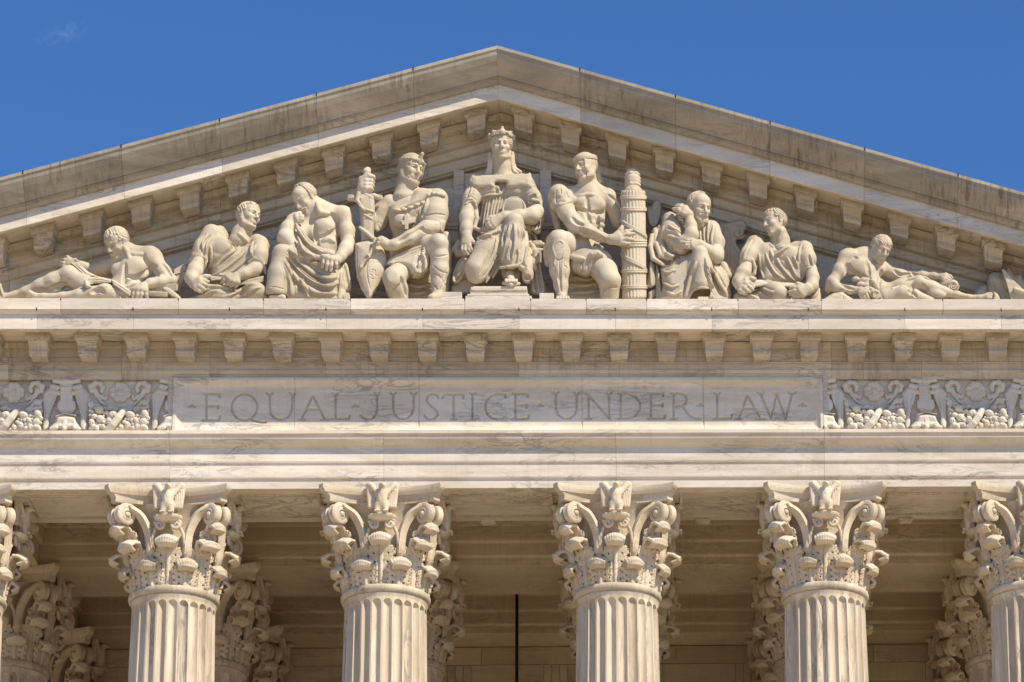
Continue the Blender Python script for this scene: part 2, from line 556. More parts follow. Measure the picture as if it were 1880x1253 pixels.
BX = [Xc(u, 640, -.4) for u in [873 + 87.75 * k for k in range(-11, 12)]]
bx0 = (Xc(873, 640, -.4) + Xc(961, 640, -.4)) / 2
BX = [bx0 + .893 * (k + .5) for k in range(-17, 17)]
proto_b = bracket_mesh(0).build('bracket', M_BRK, bevel=.005)
part(proto_b, cornice_bed); proto_b.location = (BX[0], 0, zso + .004)
for x in BX[1:]:
    c = proto_b.copy(); COL.objects.link(c); c.location = (x, 0, zso + .004)

# --- raking cornice: the same members climbing both slopes, with a tall crown moulding
def rz(lst):
    return [(Y, Zc(v, Y, 917.0)) for v, Y in lst]


ZL = Zc(83.8, -1.5, 917.0)
crown = rz([(89.8, -1.5), (92, -1.475), (100, -1.45), (112, -1.38), (124, -1.29), (133, -1.215), (138.7, -1.19), (139.2, -1.15), (142.0, -1.15), (143, -1.12), (147, -1.11), (151, -1.07), (153.6, -1.05)])
zc1 = rz([(155, -1.0)])[0][1]
mbx = cuts(-XE - .9, XE + .9, 3.77, .02, first=1.6)
crown_prof = [(3, zc1 + .01)] + [(-1.0, zc1 + .01)] + crown[::-1] + [(-1.5, ZL), (-1.40, ZL + .012), (3, ZL + .012)]
xs_rk = [-XE - .8] + [Xc(u, v, -1.3) for u, v in ((-560, 470), (-140, 375), (46, 315), (226, 268), (406, 220), (583, 173), (760, 125), (1065, 125), (1240, 175), (1413, 220), (1586, 270), (1757, 320), (1950, 375), (2200, 440))] + [XE + .8]
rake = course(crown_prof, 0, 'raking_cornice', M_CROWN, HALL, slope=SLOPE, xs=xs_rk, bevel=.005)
RM = SLOPE
zs_r = rz([(206.4, -.19)])[0][1]
corr = [(3, zs_r + .006), (-.30, zs_r + .006), (-.93, zs_r + .004)] + [(-.95, rz([(181.3, -1.0)])[0][1])] + rz([(181.3, -1.0), (154, -1.0)])
corr += [(3, corr[-1][1])]
o = course(corr, 0, 'corona', M_WALL, HALL, slope=SLOPE, xs=xs_rk, bevel=.005); part(o, rake)
dz = zs_r - zso
# members under the soffit: fillet, face, and two fascias stepping back to the tympanum
def dn(v):                                   # drop below the soffit line, in photo pixels at the left end
    return rz([(206.4, -.19)])[0][1] - v / 97.5
bedr = [(.75, dn(78)), (.28, dn(78)), (.28, dn(76)), (.22, dn(74)), (.20, dn(56)), (.13, dn(54.5)), (.10, dn(52)), (.085, dn(40)), (-.05, dn(39.5)), (-.05, dn(38)), (-.02, dn(37)),
        (-.02, dn(29)), (-.005, dn(28)), (-.005, dn(13.5)), (-.14, dn(12)), (-.17, dn(10.5)), (-.19, dn(1)), (.75, dn(1) )]
bedr = [(y, z + (0.29 * (y + .19)) * .0) for y, z in bedr]
o = course(bedr, 0, 'bed_moulding', M_TRIM, HALL, slope=SLOPE, xs=cuts(-XE, XE, 1.9, .2, first=1.2), bevel=.006); part(o, rake)
for sgn in (-1, 1):
    pr = bracket_mesh(SLOPE * sgn).build('bracket', M_BRK, bevel=.005)
    part(pr, rake)
    first = True
    for k in range(16):
        x = sgn * .893 * (k + .5)
        ob = pr if first else pr.copy()
        if not first: COL.objects.link(ob)
        first = False
        ob.location = (x, 0, zs_r + .004 - SLOPE * abs(x))

# --- tympanum wall in large blocks
mb = MB(); YT = .42
z = ZLEDGE - .05; row = 0
while z < 29:
    h = .98
    xs = cuts(-XE, XE, 2.05, .15, first=1.0 if row % 2 else 2.05)
    xs = sorted(xs + [0.0])
    xs = [x for i, x in enumerate(xs) if i == 0 or x - xs[i - 1] > .25 or x in (0.0, XE)]
    for a, b in zip(xs[:-1], xs[1:]):
        ta, tb = zs_r + .1 - SLOPE * abs(a), zs_r + .1 - SLOPE * abs(b)
        za, zb = min(z + h, ta), min(z + h, tb)
        if za <= z + .02 and zb <= z + .02: continue
        za, zb = max(za, z + .001), max(zb, z + .001)
        g = .003; y0 = YT + random.uniform(0, .004)
        mb.add([(a + g, y0, z + g), (b - g, y0, z + g), (b - g, YT + .5, z + g), (a + g, YT + .5, z + g), (a + g, y0, za - g), (b - g, y0, zb - g), (b - g, YT + .5, zb - g), (a + g, YT + .5, za - g)],
               [(0, 3, 2, 1), (4, 5, 6, 7), (0, 1, 5, 4), (1, 2, 6, 5), (2, 3, 7, 6), (3, 0, 4, 7)])
    z += h; row += 1
part(mb.build('tympanum_wall', M_WALL), HALL)

# --- roof, inner beams, ceiling, back wall, platform, steps
mb = MB()
RB = 22.0
mb.prism([(2.9, ZL - .3), (2.9, ZL + .008), (RB, ZL + .008), (RB, ZL - .3)], -XE - .8, 0, SLOPE)
mb.prism([(2.9, ZL - .3), (2.9, ZL + .008), (RB, ZL + .008), (RB, ZL - .3)], 0, XE + .8, SLOPE)
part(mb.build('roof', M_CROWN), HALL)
beamp = [(y, z) for y, z in [(BACK, ZSOF), (BACK, zt - .1), (-.12, zt - .1)] + pz([(800, -.12), (806, -.12), (816, -.10), (819.5, -.085)]) + f1 + pz([(849, -.075), (852, -.05)]) + f2 + pz([(877, -.038), (880, -.012)]) + f3]
for k in (1, 2):
    prof = [(y + D_SP * k, z) for y, z in beamp]
    if k == 2: prof = [(y if y < 9 else 9.5, z) for y, z in prof]
    o = course(prof, 0, 'portico_beam', M_IN, HALL, xs=[-XE] + COLX + [XE], bevel=.006)
for x in COLX:
    for k in (0, 1):
        y0 = BACK + D_SP * k; y1 = D_SP * (k + 1) - .13
        if k == 1 and abs(x) < 3: continue
        mb = MB()
        mb.box(x - .72, x + .72, y0 + .002, y1, ZSOF, ZSOF + 1.0)
        mb.box(x - .80, x + .80, y0 + .002, y1, ZSOF + .45, ZSOF + 1.02)
        mb.box(x - .88, x + .88, y0 + .002, y1, ZSOF + .78, ZSOF + 1.1)
        part(mb.build('cross_beam', M_IN, bevel=.01), HALL)
mb = MB()
mb.box(-XE, XE, .6, RB, ZSOF + 1.12, ZSOF + 1.5)
part(mb.build('portico_ceiling', M_IN), HALL)
# back wall in panels
mb = MB(); YB = 9.42
mb.box(-XE, XE, YB + .06, YB + .8, 4.0, ZSOF + 1.2)
part(mb.build('back_wall', M_IN), HALL)
mb = MB()
def slab(a, b, z0, z1, d=0.0):
    mb.box(a + .006, b - .006, YB + d + random.uniform(0, .005), YB + .055, z0 + .006, z1 - .006)
z = ZSOF - .02
for a, b in zip(*(lambda q: (q[:-1], q[1:]))(cuts(-XE, XE, 2.15, .1))): slab(a, b, z - .40, z)
z -= .40
x = -XE
while x < XE:                                # tall slabs between nested sunk panels
    for w in (.17, .17, .17): slab(x, x + w, z - 3.0, z); x += w
    pw = 1.55
    slab(x, x + pw, z - .42, z); slab(x, x + .34, z - 3.0, z - .42); slab(x + pw - .34, x + pw, z - 3.0, z - .42)
    slab(x + .34, x + pw - .34, z - 3.0, z - .42, .02); x += pw
for a, b in zip(*(lambda q: (q[:-1], q[1:]))(cuts(-XE, XE, 1.9, .1))): slab(a, b, 4.5, z - 3.0)
part(mb.build('wall_facing', M_IN), HALL)
ZFLOOR = 5.0
mb = MB(); mb.box(-XE - .6, XE + .6, -1.2, RB, -1.0, ZFLOOR)
part(mb.build('platform', M_WALL), HALL)
mb = MB()
ns = 36
for i in range(ns):
    zt_ = ZFLOOR - .15 - i * (ZFLOOR + 1.3) / ns
    mb.box(-13, 13, -1.2 - .36 * (i + 1), -1.195 - .36 * i, -1.6, zt_)
part(mb.build('stair', M_WALL), HALL)
# body of the building behind
mb = MB(); mb.box(-XE - 6, XE + 6, YB + .9, 40, -1.6, 20.8)
part(mb.build('wing', M_WALL), HALL)

# --- the inscription: letters cut as V grooves into a framed slab
STK = []          # polylines in photo pixels


def tr(x0, y0, s, *lines):
    for l in lines:
        STK.append([(x0 + x / s, y0 + y / s) for x, y in l])


tr(310, 680, 4.7,
   [(165, 312), (225, 312)], [(183, 308), (195, 290), (207, 308)],
   [(322, 200), (322, 425)], [(295, 198), (435, 205), (435, 228)], [(325, 307), (425, 307)], [(425, 295), (425, 322)], [(288, 426), (430, 426), (441, 390)],
   [(650 + 110 * math.cos(t), 315 + 112 * math.sin(t)) for t in np.linspace(0, 2 * math.pi, 40)], [(700, 413), (730, 430), (765, 444), (800, 450), (835, 447)],
   [(870, 205), (870, 330), (880, 378), (905, 408), (945, 422), (985, 420), (1025, 402), (1050, 365), (1062, 320), (1068, 205)], [(843, 195), (870, 213), (898, 195)], [(1045, 195), (1068, 213), (1088, 195)],
   [(1143, 420), (1240, 215), (1345, 420)], [(1185, 335), (1300, 335)], [(1120, 422), (1170, 422)], [(1312, 422), (1378, 422)],
   [(1437, 200), (1437, 412)], [(1413, 195), (1437, 213), (1462, 195)], [(1400, 416), (1550, 416), (1562, 385)],
   [(1585, 310), (1635, 310)], [(1600, 306), (1610, 290), (1620, 306)])
tr(650, 680, 4.7,
   [(197, 200), (197, 330), (187, 380), (155, 415), (110, 421), (75, 405), (53, 383)], [(178, 190), (197, 210), (217, 190)],
   [(337, 200), (337, 330), (350, 380), (380, 410), (420, 418), (460, 408), (497, 372), (512, 320), (515, 200)], [(312, 190), (337, 208), (360, 190)], [(490, 190), (515, 208), (540, 190)],
   [(728, 235), (708, 206), (668, 202), (632, 222), (625, 262), (655, 298), (705, 340), (722, 383), (692, 414), (645, 419), (610, 395), (605, 378)],
   [(760, 236), (775, 208), (940, 208), (940, 234)], [(858, 210), (858, 418)], [(835, 420), (880, 420)],
   [(1020, 200), (1020, 416)], [(1000, 194), (1020, 206), (1042, 194)], [(1000, 419), (1042, 419)],
   [(1305, 232), (1300, 208), (1250, 201), (1190, 212), (1145, 252), (1130, 312), (1145, 370), (1185, 408), (1240, 421), (1285, 410), (1307, 390)],
   [(1390, 200), (1390, 416)], [(1365, 200), (1497, 203), (1497, 225)], [(1392, 300), (1490, 300)], [(1490, 285), (1490, 315)], [(1362, 418), (1500, 415), (1509, 383)],
   [(1578, 304), (1630, 304)], [(1594, 300), (1604, 286), (1614, 300)])
tr(1000, 680, 4.7,
   [(95, 196), (95, 320), (113, 378), (160, 412), (215, 412), (260, 376), (275, 320), (277, 196)], [(72, 188), (95, 206), (118, 188)], [(252, 188), (277, 206), (300, 188)],
   [(378, 200), (378, 412)], [(350, 415), (402, 415)], [(345, 192), (378, 212), (557, 413)], [(555, 413), (553, 200)], [(530, 190), (553, 208), (577, 190)],
   [(655, 200), (655, 410)], [(632, 198), (720, 199), (780, 222), (822, 272), (822, 332), (785, 387), (720, 412), (628, 413)],
   [(915, 200), (915, 412)], [(888, 195), (1022, 199), (1022, 222)], [(917, 298), (1018, 298)], [(1018, 283), (1018, 313)], [(892, 414), (1030, 412), (1041, 380)],
   [(1112, 200), (1112, 412)], [(1088, 414), (1137, 414)], [(1088, 196), (1170, 198), (1210, 214), (1226, 250), (1207, 293), (1165, 310), (1114, 310)], [(1190, 310), (1250, 388), (1290, 411), (1338, 416)],
   [(1315, 301), (1366, 301)], [(1330, 297), (1340, 283), (1350, 297)],
   [(1487, 200), (1487, 410)], [(1463, 190), (1487, 208), (1512, 190)], [(1453, 413), (1605, 412), (1617, 378)])
tr(1220, 680, 5.875,
   [(803, 516), (893, 262), (1032, 516)], [(832, 411), (975, 411)], [(762, 520), (826, 520)], [(998, 520), (1078, 520)],
   [(1035, 248), (1148, 515), (1208, 248), (1305, 515), (1375, 248)], [(1003, 238), (1040, 254), (1063, 238)], [(1343, 238), (1374, 254), (1408, 238)],
   [(1458, 378), (1526, 378)], [(1478, 373), (1492, 355), (1506, 373)])

YI = -.02                                    # plane of the sunk field of the slab
ix0, ix1 = Xc(317.5, 745, YI - .05), Xc(1511, 745, YI - .05)
iz0, iz1 = ZF0 + .003, ZF1 - .004
hh = .0095
gx = np.arange(ix0, ix1 + hh, hh); gz = np.linspace(iz0, iz1, 92)
GX, GZ = np.meshgrid(gx, gz, indexing='ij')
fr = np.minimum(np.minimum(GX - ix0 - .06, ix1 - GX - .06), np.minimum(GZ - iz0 - .085, iz1 - GZ - .07))   # distance inside the raised border
t = np.clip(fr / .12, 0, 1)
H = YI - .075 * (1 - t) ** 1.6 * (fr < .12) 
H = np.where(fr < 0, YI - .085, H)
dist = np.full(GX.shape, 1.0)
for pl in STK:
    P = np.array([W(u, v, YI)[[0, 2]] for u, v in pl])
    lo, hi = P.min(0) - .08, P.max(0) + .08
    a0, a1 = np.searchsorted(gx, [lo[0], hi[0]]); b0, b1 = np.searchsorted(gz, [lo[1], hi[1]])
    if a1 <= a0 or b1 <= b0: continue
    sx, sz = GX[a0:a1, b0:b1], GZ[a0:a1, b0:b1]; dd = dist[a0:a1, b0:b1]
    for p, q in zip(P[:-1], P[1:]):
        v_ = q - p; tt = np.clip(((sx - p[0]) * v_[0] + (sz - p[1]) * v_[1]) / (v_ @ v_ + 1e-12), 0, 1)
        np.minimum(dd, np.hypot(sx - p[0] - tt * v_[0], sz - p[1] - tt * v_[1]), out=dd)
HW = .029
H += np.clip(1 - dist / HW, 0, 1) * .060
for u in (541, 769, 1068, 1291):             # joints between the slabs
    H += np.where(np.abs(GX - Xc(u, 740, YI)) < .008, .02, 0)
nx, nz = GX.shape
V = np.stack([GX, H, GZ], -1).reshape(-1, 3)
ii, jj = np.meshgrid(np.arange(nx - 1), np.arange(nz - 1), indexing='ij')
b = (ii * nz + jj).ravel()
F = np.stack([b, b + nz, b + nz + 1, b + 1], 1)
# skirt back to the frieze wall
rim = np.concatenate([np.arange(nx) * nz, (nx - 1) * nz + np.arange(nz), (np.arange(nx) * nz + nz - 1)[::-1], np.arange(nz)[::-1]])
V2 = V[rim].copy(); V2[:, 1] = .058
n0 = len(V); k = len(rim)
F2 = np.stack([rim, n0 + np.arange(k), n0 + (np.arange(k) + 1) % k, np.roll(rim, -1)], 1)
part(mesh_np('inscription_panel', np.vstack([V, V2]), np.vstack([F, F2]), M_WALL), HALL)

# dark open joints: small slots where the blocks of the ledge and of the crown meet
mb = MB()
for x in ux2:
    if -XE < x < XE: mb.box(x - .008, x + .008, -1.102, -1.06, zs - .04, zs + .004)
for x in ux:
    if -XE < x < XE: z_ = Zc(569.5, -1.1); mb.box(x - .010, x + .010, -1.103, -1.08, z_ - .01, z_ + .045)
for x in xs_rk[1:-1]:
    z_ = ZL - SLOPE * abs(x); mb.box(x - .013, x + .013, -1.505, -1.46, z_ - .05, z_ + .018)
part(mb.build('joint_slot', M_DARK), cornice_bed)
# ------------------------------------------------------------------ columns
ZRING = 19.08
ZCB = Zc(1073, .03)                          # top of the ring / foot of the bell
CAPH = ZSOF - ZCB


def shaft_mesh():
    nf, per = 24, 14
    ztop = ZRING - .20; rad = .085; zb = ztop - rad
    rows = [('z', z) for z in (ZFLOOR + .75, ZFLOOR + 3, ZFLOOR + 6, ZFLOOR + 9, ZFLOOR + 11.5)] + [('s', q) for q in (0, .25, .5, .7, .85, .94, 1.0)] + [('z', z) for z in (ztop + .02, ztop + .05, ZRING - .10)]
    V = []
    for kind, val in rows:
        for i in range(nf):
            for k in range(per):
                a = 2 * math.pi * (i + k / per) / nf
                x = (k / per - .5) / .41; ins = max(0.0, 1 - x * x)
                if kind == 's': z = zb + max(rad * math.sqrt(ins), .002) * val; d = .078 * math.sqrt(ins * (1 - val * val))
                else: z = val; d = .078 * math.sqrt(ins) if z < zb else 0.0
                f = (z - ZFLOOR) / 14.0
                r = .90 - .142 * f ** 1.6
                if z > ztop: r += .03 * ((z - ztop) / .10) ** 2
                V.append(((r - d) * math.cos(a), (r - d) * math.sin(a), z))
    zs_ = rows
    n = nf * per
    F = []
    for k in range(len(zs_) - 1):
        for i in range(n):
            j = (i + 1) % n
            F.append((k * n + i, k * n + j, (k + 1) * n + j, (k + 1) * n + i))
    return V, F


def leaf_mesh(H, out, wid, r0, r1, lobes=4, flare=1.0, h=.0085, droop=.105):
    """acanthus leaf carved in a distance field: stem, side lobes with drilled eyes, a fluted tip rolling over; foot at z=0, pointing to +x"""
    v = Vol((r0 - .14, -wid * 1.5 - .06, -.06), (r1 + out + .16, wid * 1.5 + .06, H + .22), h)
    f = 'l'
    def pt(z, y=0.0):
        t = z / H
        return np.array([r0 + (r1 - r0) * t + .04 * t * t - .35 * y * y, y, z])
    for z0, z1 in zip(np.linspace(0, H * .9, 8)[:-1], np.linspace(0, H * .9, 8)[1:]):
        v.cone(f, pt(z0) + (.035, 0, 0), pt(z1) + (.035, 0, 0), .040, .036, .0)
    for e in (-1, 1):
        for z0, z1 in zip(np.linspace(0, H * .85, 8)[:-1], np.linspace(0, H * .85, 8)[1:]):
            v.cone(f, pt(z0, e * .062) + (.014, 0, 0), pt(z1, e * .075) + (.014, 0, 0), .024, .022, .008)
        # blade and lobes
        for k in range(lobes):
            z = H * (.04 + .80 * k / lobes); st = H * .80 / lobes
            w = wid * (.92 + .26 * (k + .5) / lobes)
            for j, (yy, zz, rr) in enumerate(((1.0, .62, .034), (.98, .98, .040), (.80, 1.32, .036), (.55, 1.50, .032))):
                a_ = pt(z, e * .05); c_ = pt(min(z + st * zz * .6, H * .95), e * w * yy * .62); d_ = pt(min(z + st * zz, H * 1.0), e * w * yy)
                v.cone(f, a_, c_, .030, rr, .012); v.cone(f, c_ + (.012, 0, 0), d_ + (.03, 0, 0), rr, rr * .85, .012)
            # eye between the lobes
            q = pt(z + st * .55, e * w * .52)
            v.cone(f, q + (.09, 0, -.01), q + (-.02, 0, .01), .026, .016, .008, '-')
            q = pt(z + st * .98, e * w * .92)
            v.cone(f, q + (.10, e * .03, .0), q + (-.06, -e * .01, .0), .020, .012, .008, '-')
    # the tip
    n = 9
    for i in range(n):
        y = (i / (n - 1) - .5) * 2; yy = y * wid * .80 * flare; bow = .05 * y * y
        P = [pt(H * .66, yy * .45), pt(H * .90, yy * .75) + (.03, 0, .0), np.array([r1 + out * .45, yy, H + .075 - bow * .5]), np.array([r1 + out * .85 - bow, yy * 1.02, H + .085 - bow]),
             np.array([r1 + out + .045 - bow, yy * 1.0, H + .015 - bow]), np.array([r1 + out + .035 - bow, yy * .92, H - droop * .6]), np.array([r1 + out * .80 - bow, yy * .8, H - droop])]
        R_ = [.024, .028, .031, .032, .032, .030, .024]
        sp = spline(np.array([list(p_) + [r_] for p_, r_ in zip(P, R_)]), .05)
        for p_, q_ in zip(sp[:-1], sp[1:]): v.cone(f, p_[:3], q_[:3], p_[3], q_[3], .010)
    v.e = None
    V, F = v.mesh(f)
    return V, F


def rot_z(V, a, dz=0.0):
    c, s_ = math.cos(a), math.sin(a)
    return [(x * c - y * s_, x * s_ + y * c, z + dz) for x, y, z in V]


def capital_parts():
    """list of (name, V, F, smooth) in column-local coordinates; front of the column looks to -Y"""
    out = []
    H = CAPH
    # bell
    mb = MB(); n = 48
    mb.lathe([(.70, -.02), (.70, .3), (.70, .9), (.74, 1.2), (.84, 1.45), (.95, H - .30)], 48)
    out.append(('bell', mb))
    # abacus: concave sides, cut corners
    mb = MB()
    def ring(hw, bow, cut, z):
        P = []
        for q in range(4):
            a = q * math.pi / 2
            loc = []
            for t in np.linspace(-1, 1, 21):
                loc.append((t * (hw - cut), -(hw - bow * (1 - t * t) ** .9)))
            for x, y in loc:
                P.append((x * math.cos(a) - y * math.sin(a), x * math.sin(a) + y * math.cos(a), z))
        return P
    lev = [(1.04, .26, .10, H - .315), (1.06, .26, .105, H - .30), (1.05, .26, .10, H - .22), (1.075, .25, .095, H - .17), (1.09, .25, .09, H - .155), (1.12, .25, .09, H - .15), (1.145, .25, .085, H - .10), (1.16, .25, .085, H - .06), (1.155, .25, .085, H - .001)]
    rings = [ring(*l) for l in lev]; m = len(rings[0])
    V = [p for r_ in rings for p in r_]; F = []
    for k in range(len(rings) - 1):
        for i in range(m):
            j = (i + 1) % m; F.append((k * m + i, k * m + j, (k + 1) * m + j, (k + 1) * m + i))
    F.append(tuple(range(m - 1, -1, -1))); F.append(tuple((len(rings) - 1) * m + i for i in range(m)))
    mb.add(V, F); out.append(('abacus', mb))
    # two rows of leaves
    l1 = leaf_mesh(.41, .20, .195, .735, .785, 3)
    l2 = leaf_mesh(.80, .35, .21, .725, .80, 4)
    for k in range(8):
        out.append(('leaf', ('l1', l1, math.pi / 4 * k + math.pi / 8, 0.0)))
    for k in range(8):
        out.append(('leaf', ('l2', l2, math.pi / 4 * k, 0.0)))
    # volutes: from stalks beside the middle leaves out to the corners, four pairs
    lf0 = None
    for q in range(4):
        mb = MB()
        for sg in (-1, 1):
            # local frame: corner at angle 0; strap path in the (radial, lateral, z)
            path = []
            P0 = np.array([.80, sg * .34, .62]); P1 = np.array([.86, sg * .36, .98]); P2 = np.array([.99, sg * .28, 1.32]); P3 = np.array([1.17, sg * .13, 1.50])
            sp = spline(np.array([P0, P1, P2, P3]), .03)
            # spiral end in the plane of radial/z
            c = np.array([1.215, sg * .095, 1.335]); a0 = math.pi * .62; turns = 2.1
            sprl = []
            for t in np.linspace(0, 1, 60):
                a = a0 - t * turns * 2 * math.pi; rr = .165 * (1 - t) ** .85 + .022
                sprl.append(c + np.array([rr * math.cos(a), sg * (.035 * t - .0), rr * math.sin(a)]))
            pts = list(sp[:-1]) + sprl
            # ribbon section swept: width lateral, thickness in-plane
            pts = np.array(pts); m_ = len(pts)
            tn = np.gradient(pts, axis=0); tn /= np.linalg.norm(tn, axis=1)[:, None]
            lat = np.array([0, 1.0, 0]) * np.ones((m_, 1)); nn = np.cross(tn, lat); nn /= np.linalg.norm(nn, axis=1)[:, None] + 1e-9
            lat = np.cross(nn, tn)
            wv = np.interp(np.arange(m_), [0, len(sp) - 1, m_ - 1], [.075, .085, .05]); tk = np.interp(np.arange(m_), [0, len(sp), m_ - 1], [.06, .05, .028])
            sec = [(-1, .55), (-.7, 1), (0, .55), (.7, 1), (1, .55), (1, -.8), (0, -1), (-1, -.8)]
            V = []
            for i in range(m_):
                for a_, b_ in sec: V.append(pts[i] + lat[i] * wv[i] * a_ + nn[i] * tk[i] * b_)
            F = []; ns_ = len(sec)
            for i in range(m_ - 1):
                for k in range(ns_):
                    j = (k + 1) % ns_; F.append((i * ns_ + k, i * ns_ + j, (i + 1) * ns_ + j, (i + 1) * ns_ + k))
            F.append(tuple(range(ns_))); F.append(tuple((m_ - 1) * ns_ + k for k in range(ns_ - 1, -1, -1)))
            mb.add(rot_z(V, -math.pi / 4 + q * math.pi / 2), F)
            # eye of the scroll
            bb = MB(); bb.lathe([(.001, -.03), (.05, -.02), (.06, .02), (.045, .05), (.001, .065)], 12)
            V = [(x + c[0], c[1] + sg * (z + .06), y + c[2]) for x, y, z in bb.v]
            mb.add(rot_z(V, -math.pi / 4 + q * math.pi / 2), bb.f)
            # stalk with a collar
            bb = MB(); bb.tube([(.76, sg * .32, .48), (.80, sg * .34, .60), (.81, sg * .345, .66), (.81, sg * .345, .70), (.83, sg * .35, .84)], [.04, .06, .085, .085, .07], 10)
            mb.add(rot_z([tuple(v) for v in bb.v], -math.pi / 4 + q * math.pi / 2), bb.f)
        out.append(('volute', mb))
        # curling leaf that carries the scroll
        lf = lf0 = lf0 if q else leaf_mesh(.42, .36, .15, .86, .98, 3, droop=.10)
        out.append(('leaf', ('lf', lf, -math.pi / 4 + q * math.pi / 2, .66)))
        # inner scrolls and the little plinth under the eagle
        mb = MB()
        for sg in (-1, 1):
            pts = [(.88, sg * .30, .78), (.92, sg * .27, .98), (.97, sg * .20, 1.12)]
            for t in np.linspace(0, 1, 26):
                a = math.pi * .8 - t * 3.2 * math.pi; rr = .085 * (1 - t) + .015
                pts.append((.99, sg * (.15 - rr * math.cos(a) * 1.0), 1.13 + rr * math.sin(a)))
            mb2 = MB(); mb2.tube(spline(np.array(pts), .03), .034, 8); mb.add(rot_z([tuple(v) for v in mb2.v], -math.pi / 2 + q * math.pi / 2), mb2.f)
        bb = MB(); bb.lathe([(.10, 1.19), (.20, 1.22), (.245, 1.26), (.25, 1.29), (.22, 1.31), (.001, 1.315)], 28)
        V = []
        for x, y, z in bb.v:
            rr = math.hypot(x, y); an = math.atan2(y, x); f_ = 1 + .06 * math.cos(an * 14) * (rr > .12)
            V.append((x * f_ * .75 + .98, y * f_, z))
        mb.add(rot_z(V, -math.pi / 2 + q * math.pi / 2), bb.f)
        out.append(('plinth', mb))
    return out


def eagle_mesh():
    """eagle with raised wings on the middle of a capital face, looking to -Y; origin at its feet"""
    v = Vol((-.36, -.34, -.06), (.36, .26, .66), .0095)
    f = 'e'
    v.ell(f, (0, -.06, .25), (.105, .12, .19), 0)
    v.cone(f, (0, -.07, .36), (.01, -.10, .48), .085, .066, .05)
    v.ell(f, (.012, -.13, .51), (.062, .078, .062), .03)
    v.cone(f, (.02, -.19, .515), (.035, -.235, .485), .03, .014, .015)
    for s in (-1, 1):
        v.cone(f, (s * .065, -.08, .14), (s * .08, -.10, .02), .07, .045, .04)
        for k in (-1, 0, 1):
            v.cone(f, (s * .08, -.10, .02), (s * .08 + k * .035, -.19, .0), .024, .018, .01)
        # wing: a tall blade with feather ridges
        v.box(f, (s * .20, .03, .36), (.085, .05, .25), .03, rot=np.array([[math.cos(.10 * s), 0, -math.sin(.10 * s)], [0, 1, 0], [math.sin(.10 * s), 0, math.cos(.10 * s)]]), rd=.035)
        v.cone(f, (s * .09, -.03, .40), (s * .22, -.01, .57), .06, .05, .05)
        for k in range(4):
            x = s * (.125 + .04 * k)
            v.cone(f, (x, -.03, .50 - .03 * k), (x + s * .02, -.028, .12 + .03 * k), .014, .01, .012, '-')
        for k in range(3):
            v.cone(f, (s * .12, -.03, .46 - .09 * k), (s * .27, -.03, .50 - .09 * k), .008, .008, .01, '-')
    for k in range(7):
        v.cone(f, (-.07 + .023 * k, -.175, .34 - .05 * (k % 2)), (-.07 + .023 * k, -.18, .20), .01, .008, .01, '-')
    v.ell(f, (0, -.02, .06), (.09, .07, .09), .04)
    return v.mesh(f)


SHV, SHF = shaft_mesh()
CAPL = capital_parts()
EV, EF = eagle_mesh()


def make_column():
    root = empty('fluted_column', (0, 0, ZFLOOR))
    base = (0, 0, ZFLOOR)
    def P(o, p=root):
        o.parent = p; o.location = (0, 0, 0) if p is not root else o.location
        return o
    mb = MB(); mb.add(SHV, SHF)
    sh = mb.build('shaft', M_SHAFT, smooth=True, angle=50, loc=base); sh.parent = root; sh.location = (0, 0, 0)
    mb = MB(); mb.lathe([(.765, ZRING - .115), (.775, ZRING - .095), (.777, ZRING - .075), (.80, ZRING - .07), (.822, ZRING - .045), (.833, ZRING - .01), (.832, ZRING + .025), (.818, ZRING + .055), (.79, ZRING + .075), (.74, ZRING + .082), (.6, ZRING + .085)], 72)
    o = mb.build('neck_ring', M_SHAFT, smooth=True, angle=60, loc=base); o.parent = root; o.location = (0, 0, 0)
    mb = MB(); mb.box(-1.2, 1.2, -1.2, 1.2, ZFLOOR, ZFLOOR + .25)
    mb.lathe([(1.18, ZFLOOR + .25), (1.22, ZFLOOR + .34), (1.18, ZFLOOR + .43), (1.05, ZFLOOR + .47), (.98, ZFLOOR + .54), (1.06, ZFLOOR + .6), (1.06, ZFLOOR + .68), (.92, ZFLOOR + .76)], 72)
    o = mb.build('base', M_SHAFT, smooth=True, angle=40, loc=base); o.parent = root; o.location = (0, 0, 0)
    cap = None; shared = {}
    for nm, mb in CAPL:
        if nm == 'bell':
            cap = mb.build('capital', M_CAP, smooth=True, angle=60); cap.parent = root; cap.location = (0, 0, ZCB - ZFLOOR)
        elif isinstance(mb, tuple):
            key, (V, F), ang, dz = mb
            if key not in shared:
                o = mesh_np(nm, V, F, M_CAP, smooth=True); shared[key] = o.data
            else:
                o = link(bpy.data.objects.new(nm, shared[key]))
            o.parent = cap; o.rotation_euler = (0, 0, ang + random.uniform(-.03, .03)); o.location = (0, 0, dz)
            k_ = random.uniform(.95, 1.05); o.scale = (1, k_, random.uniform(.97, 1.03))
        else:
            o = mb.build(nm, M_CAP, smooth=True, angle=50 if nm != 'leaf' else 75); o.parent = cap
    me = None
    for q in range(4):
        if me is None:
            o = mesh_np('eagle', EV, EF, M_CAP, smooth=True); me = o.data
        else:
            o = bpy.data.objects.new('eagle', me); link(o)
        a = q * math.pi / 2
        o.location = (1.03 * math.sin(a), -1.03 * math.cos(a), 1.315); o.rotation_euler = (0, 0, a)
        o.parent = cap
    return root


def copy_tree(o, parent=None):
    c = o.copy(); COL.objects.link(c)
    if parent is not None: c.parent = parent
    for ch in list(o.children):
        d = copy_tree(ch, c)
        if d.name.startswith('leaf'): d.rotation_euler.z += random.uniform(-.025, .025); d.scale = (random.uniform(.985, 1.02), random.uniform(.94, 1.06), random.uniform(.96, 1.03))
    return c


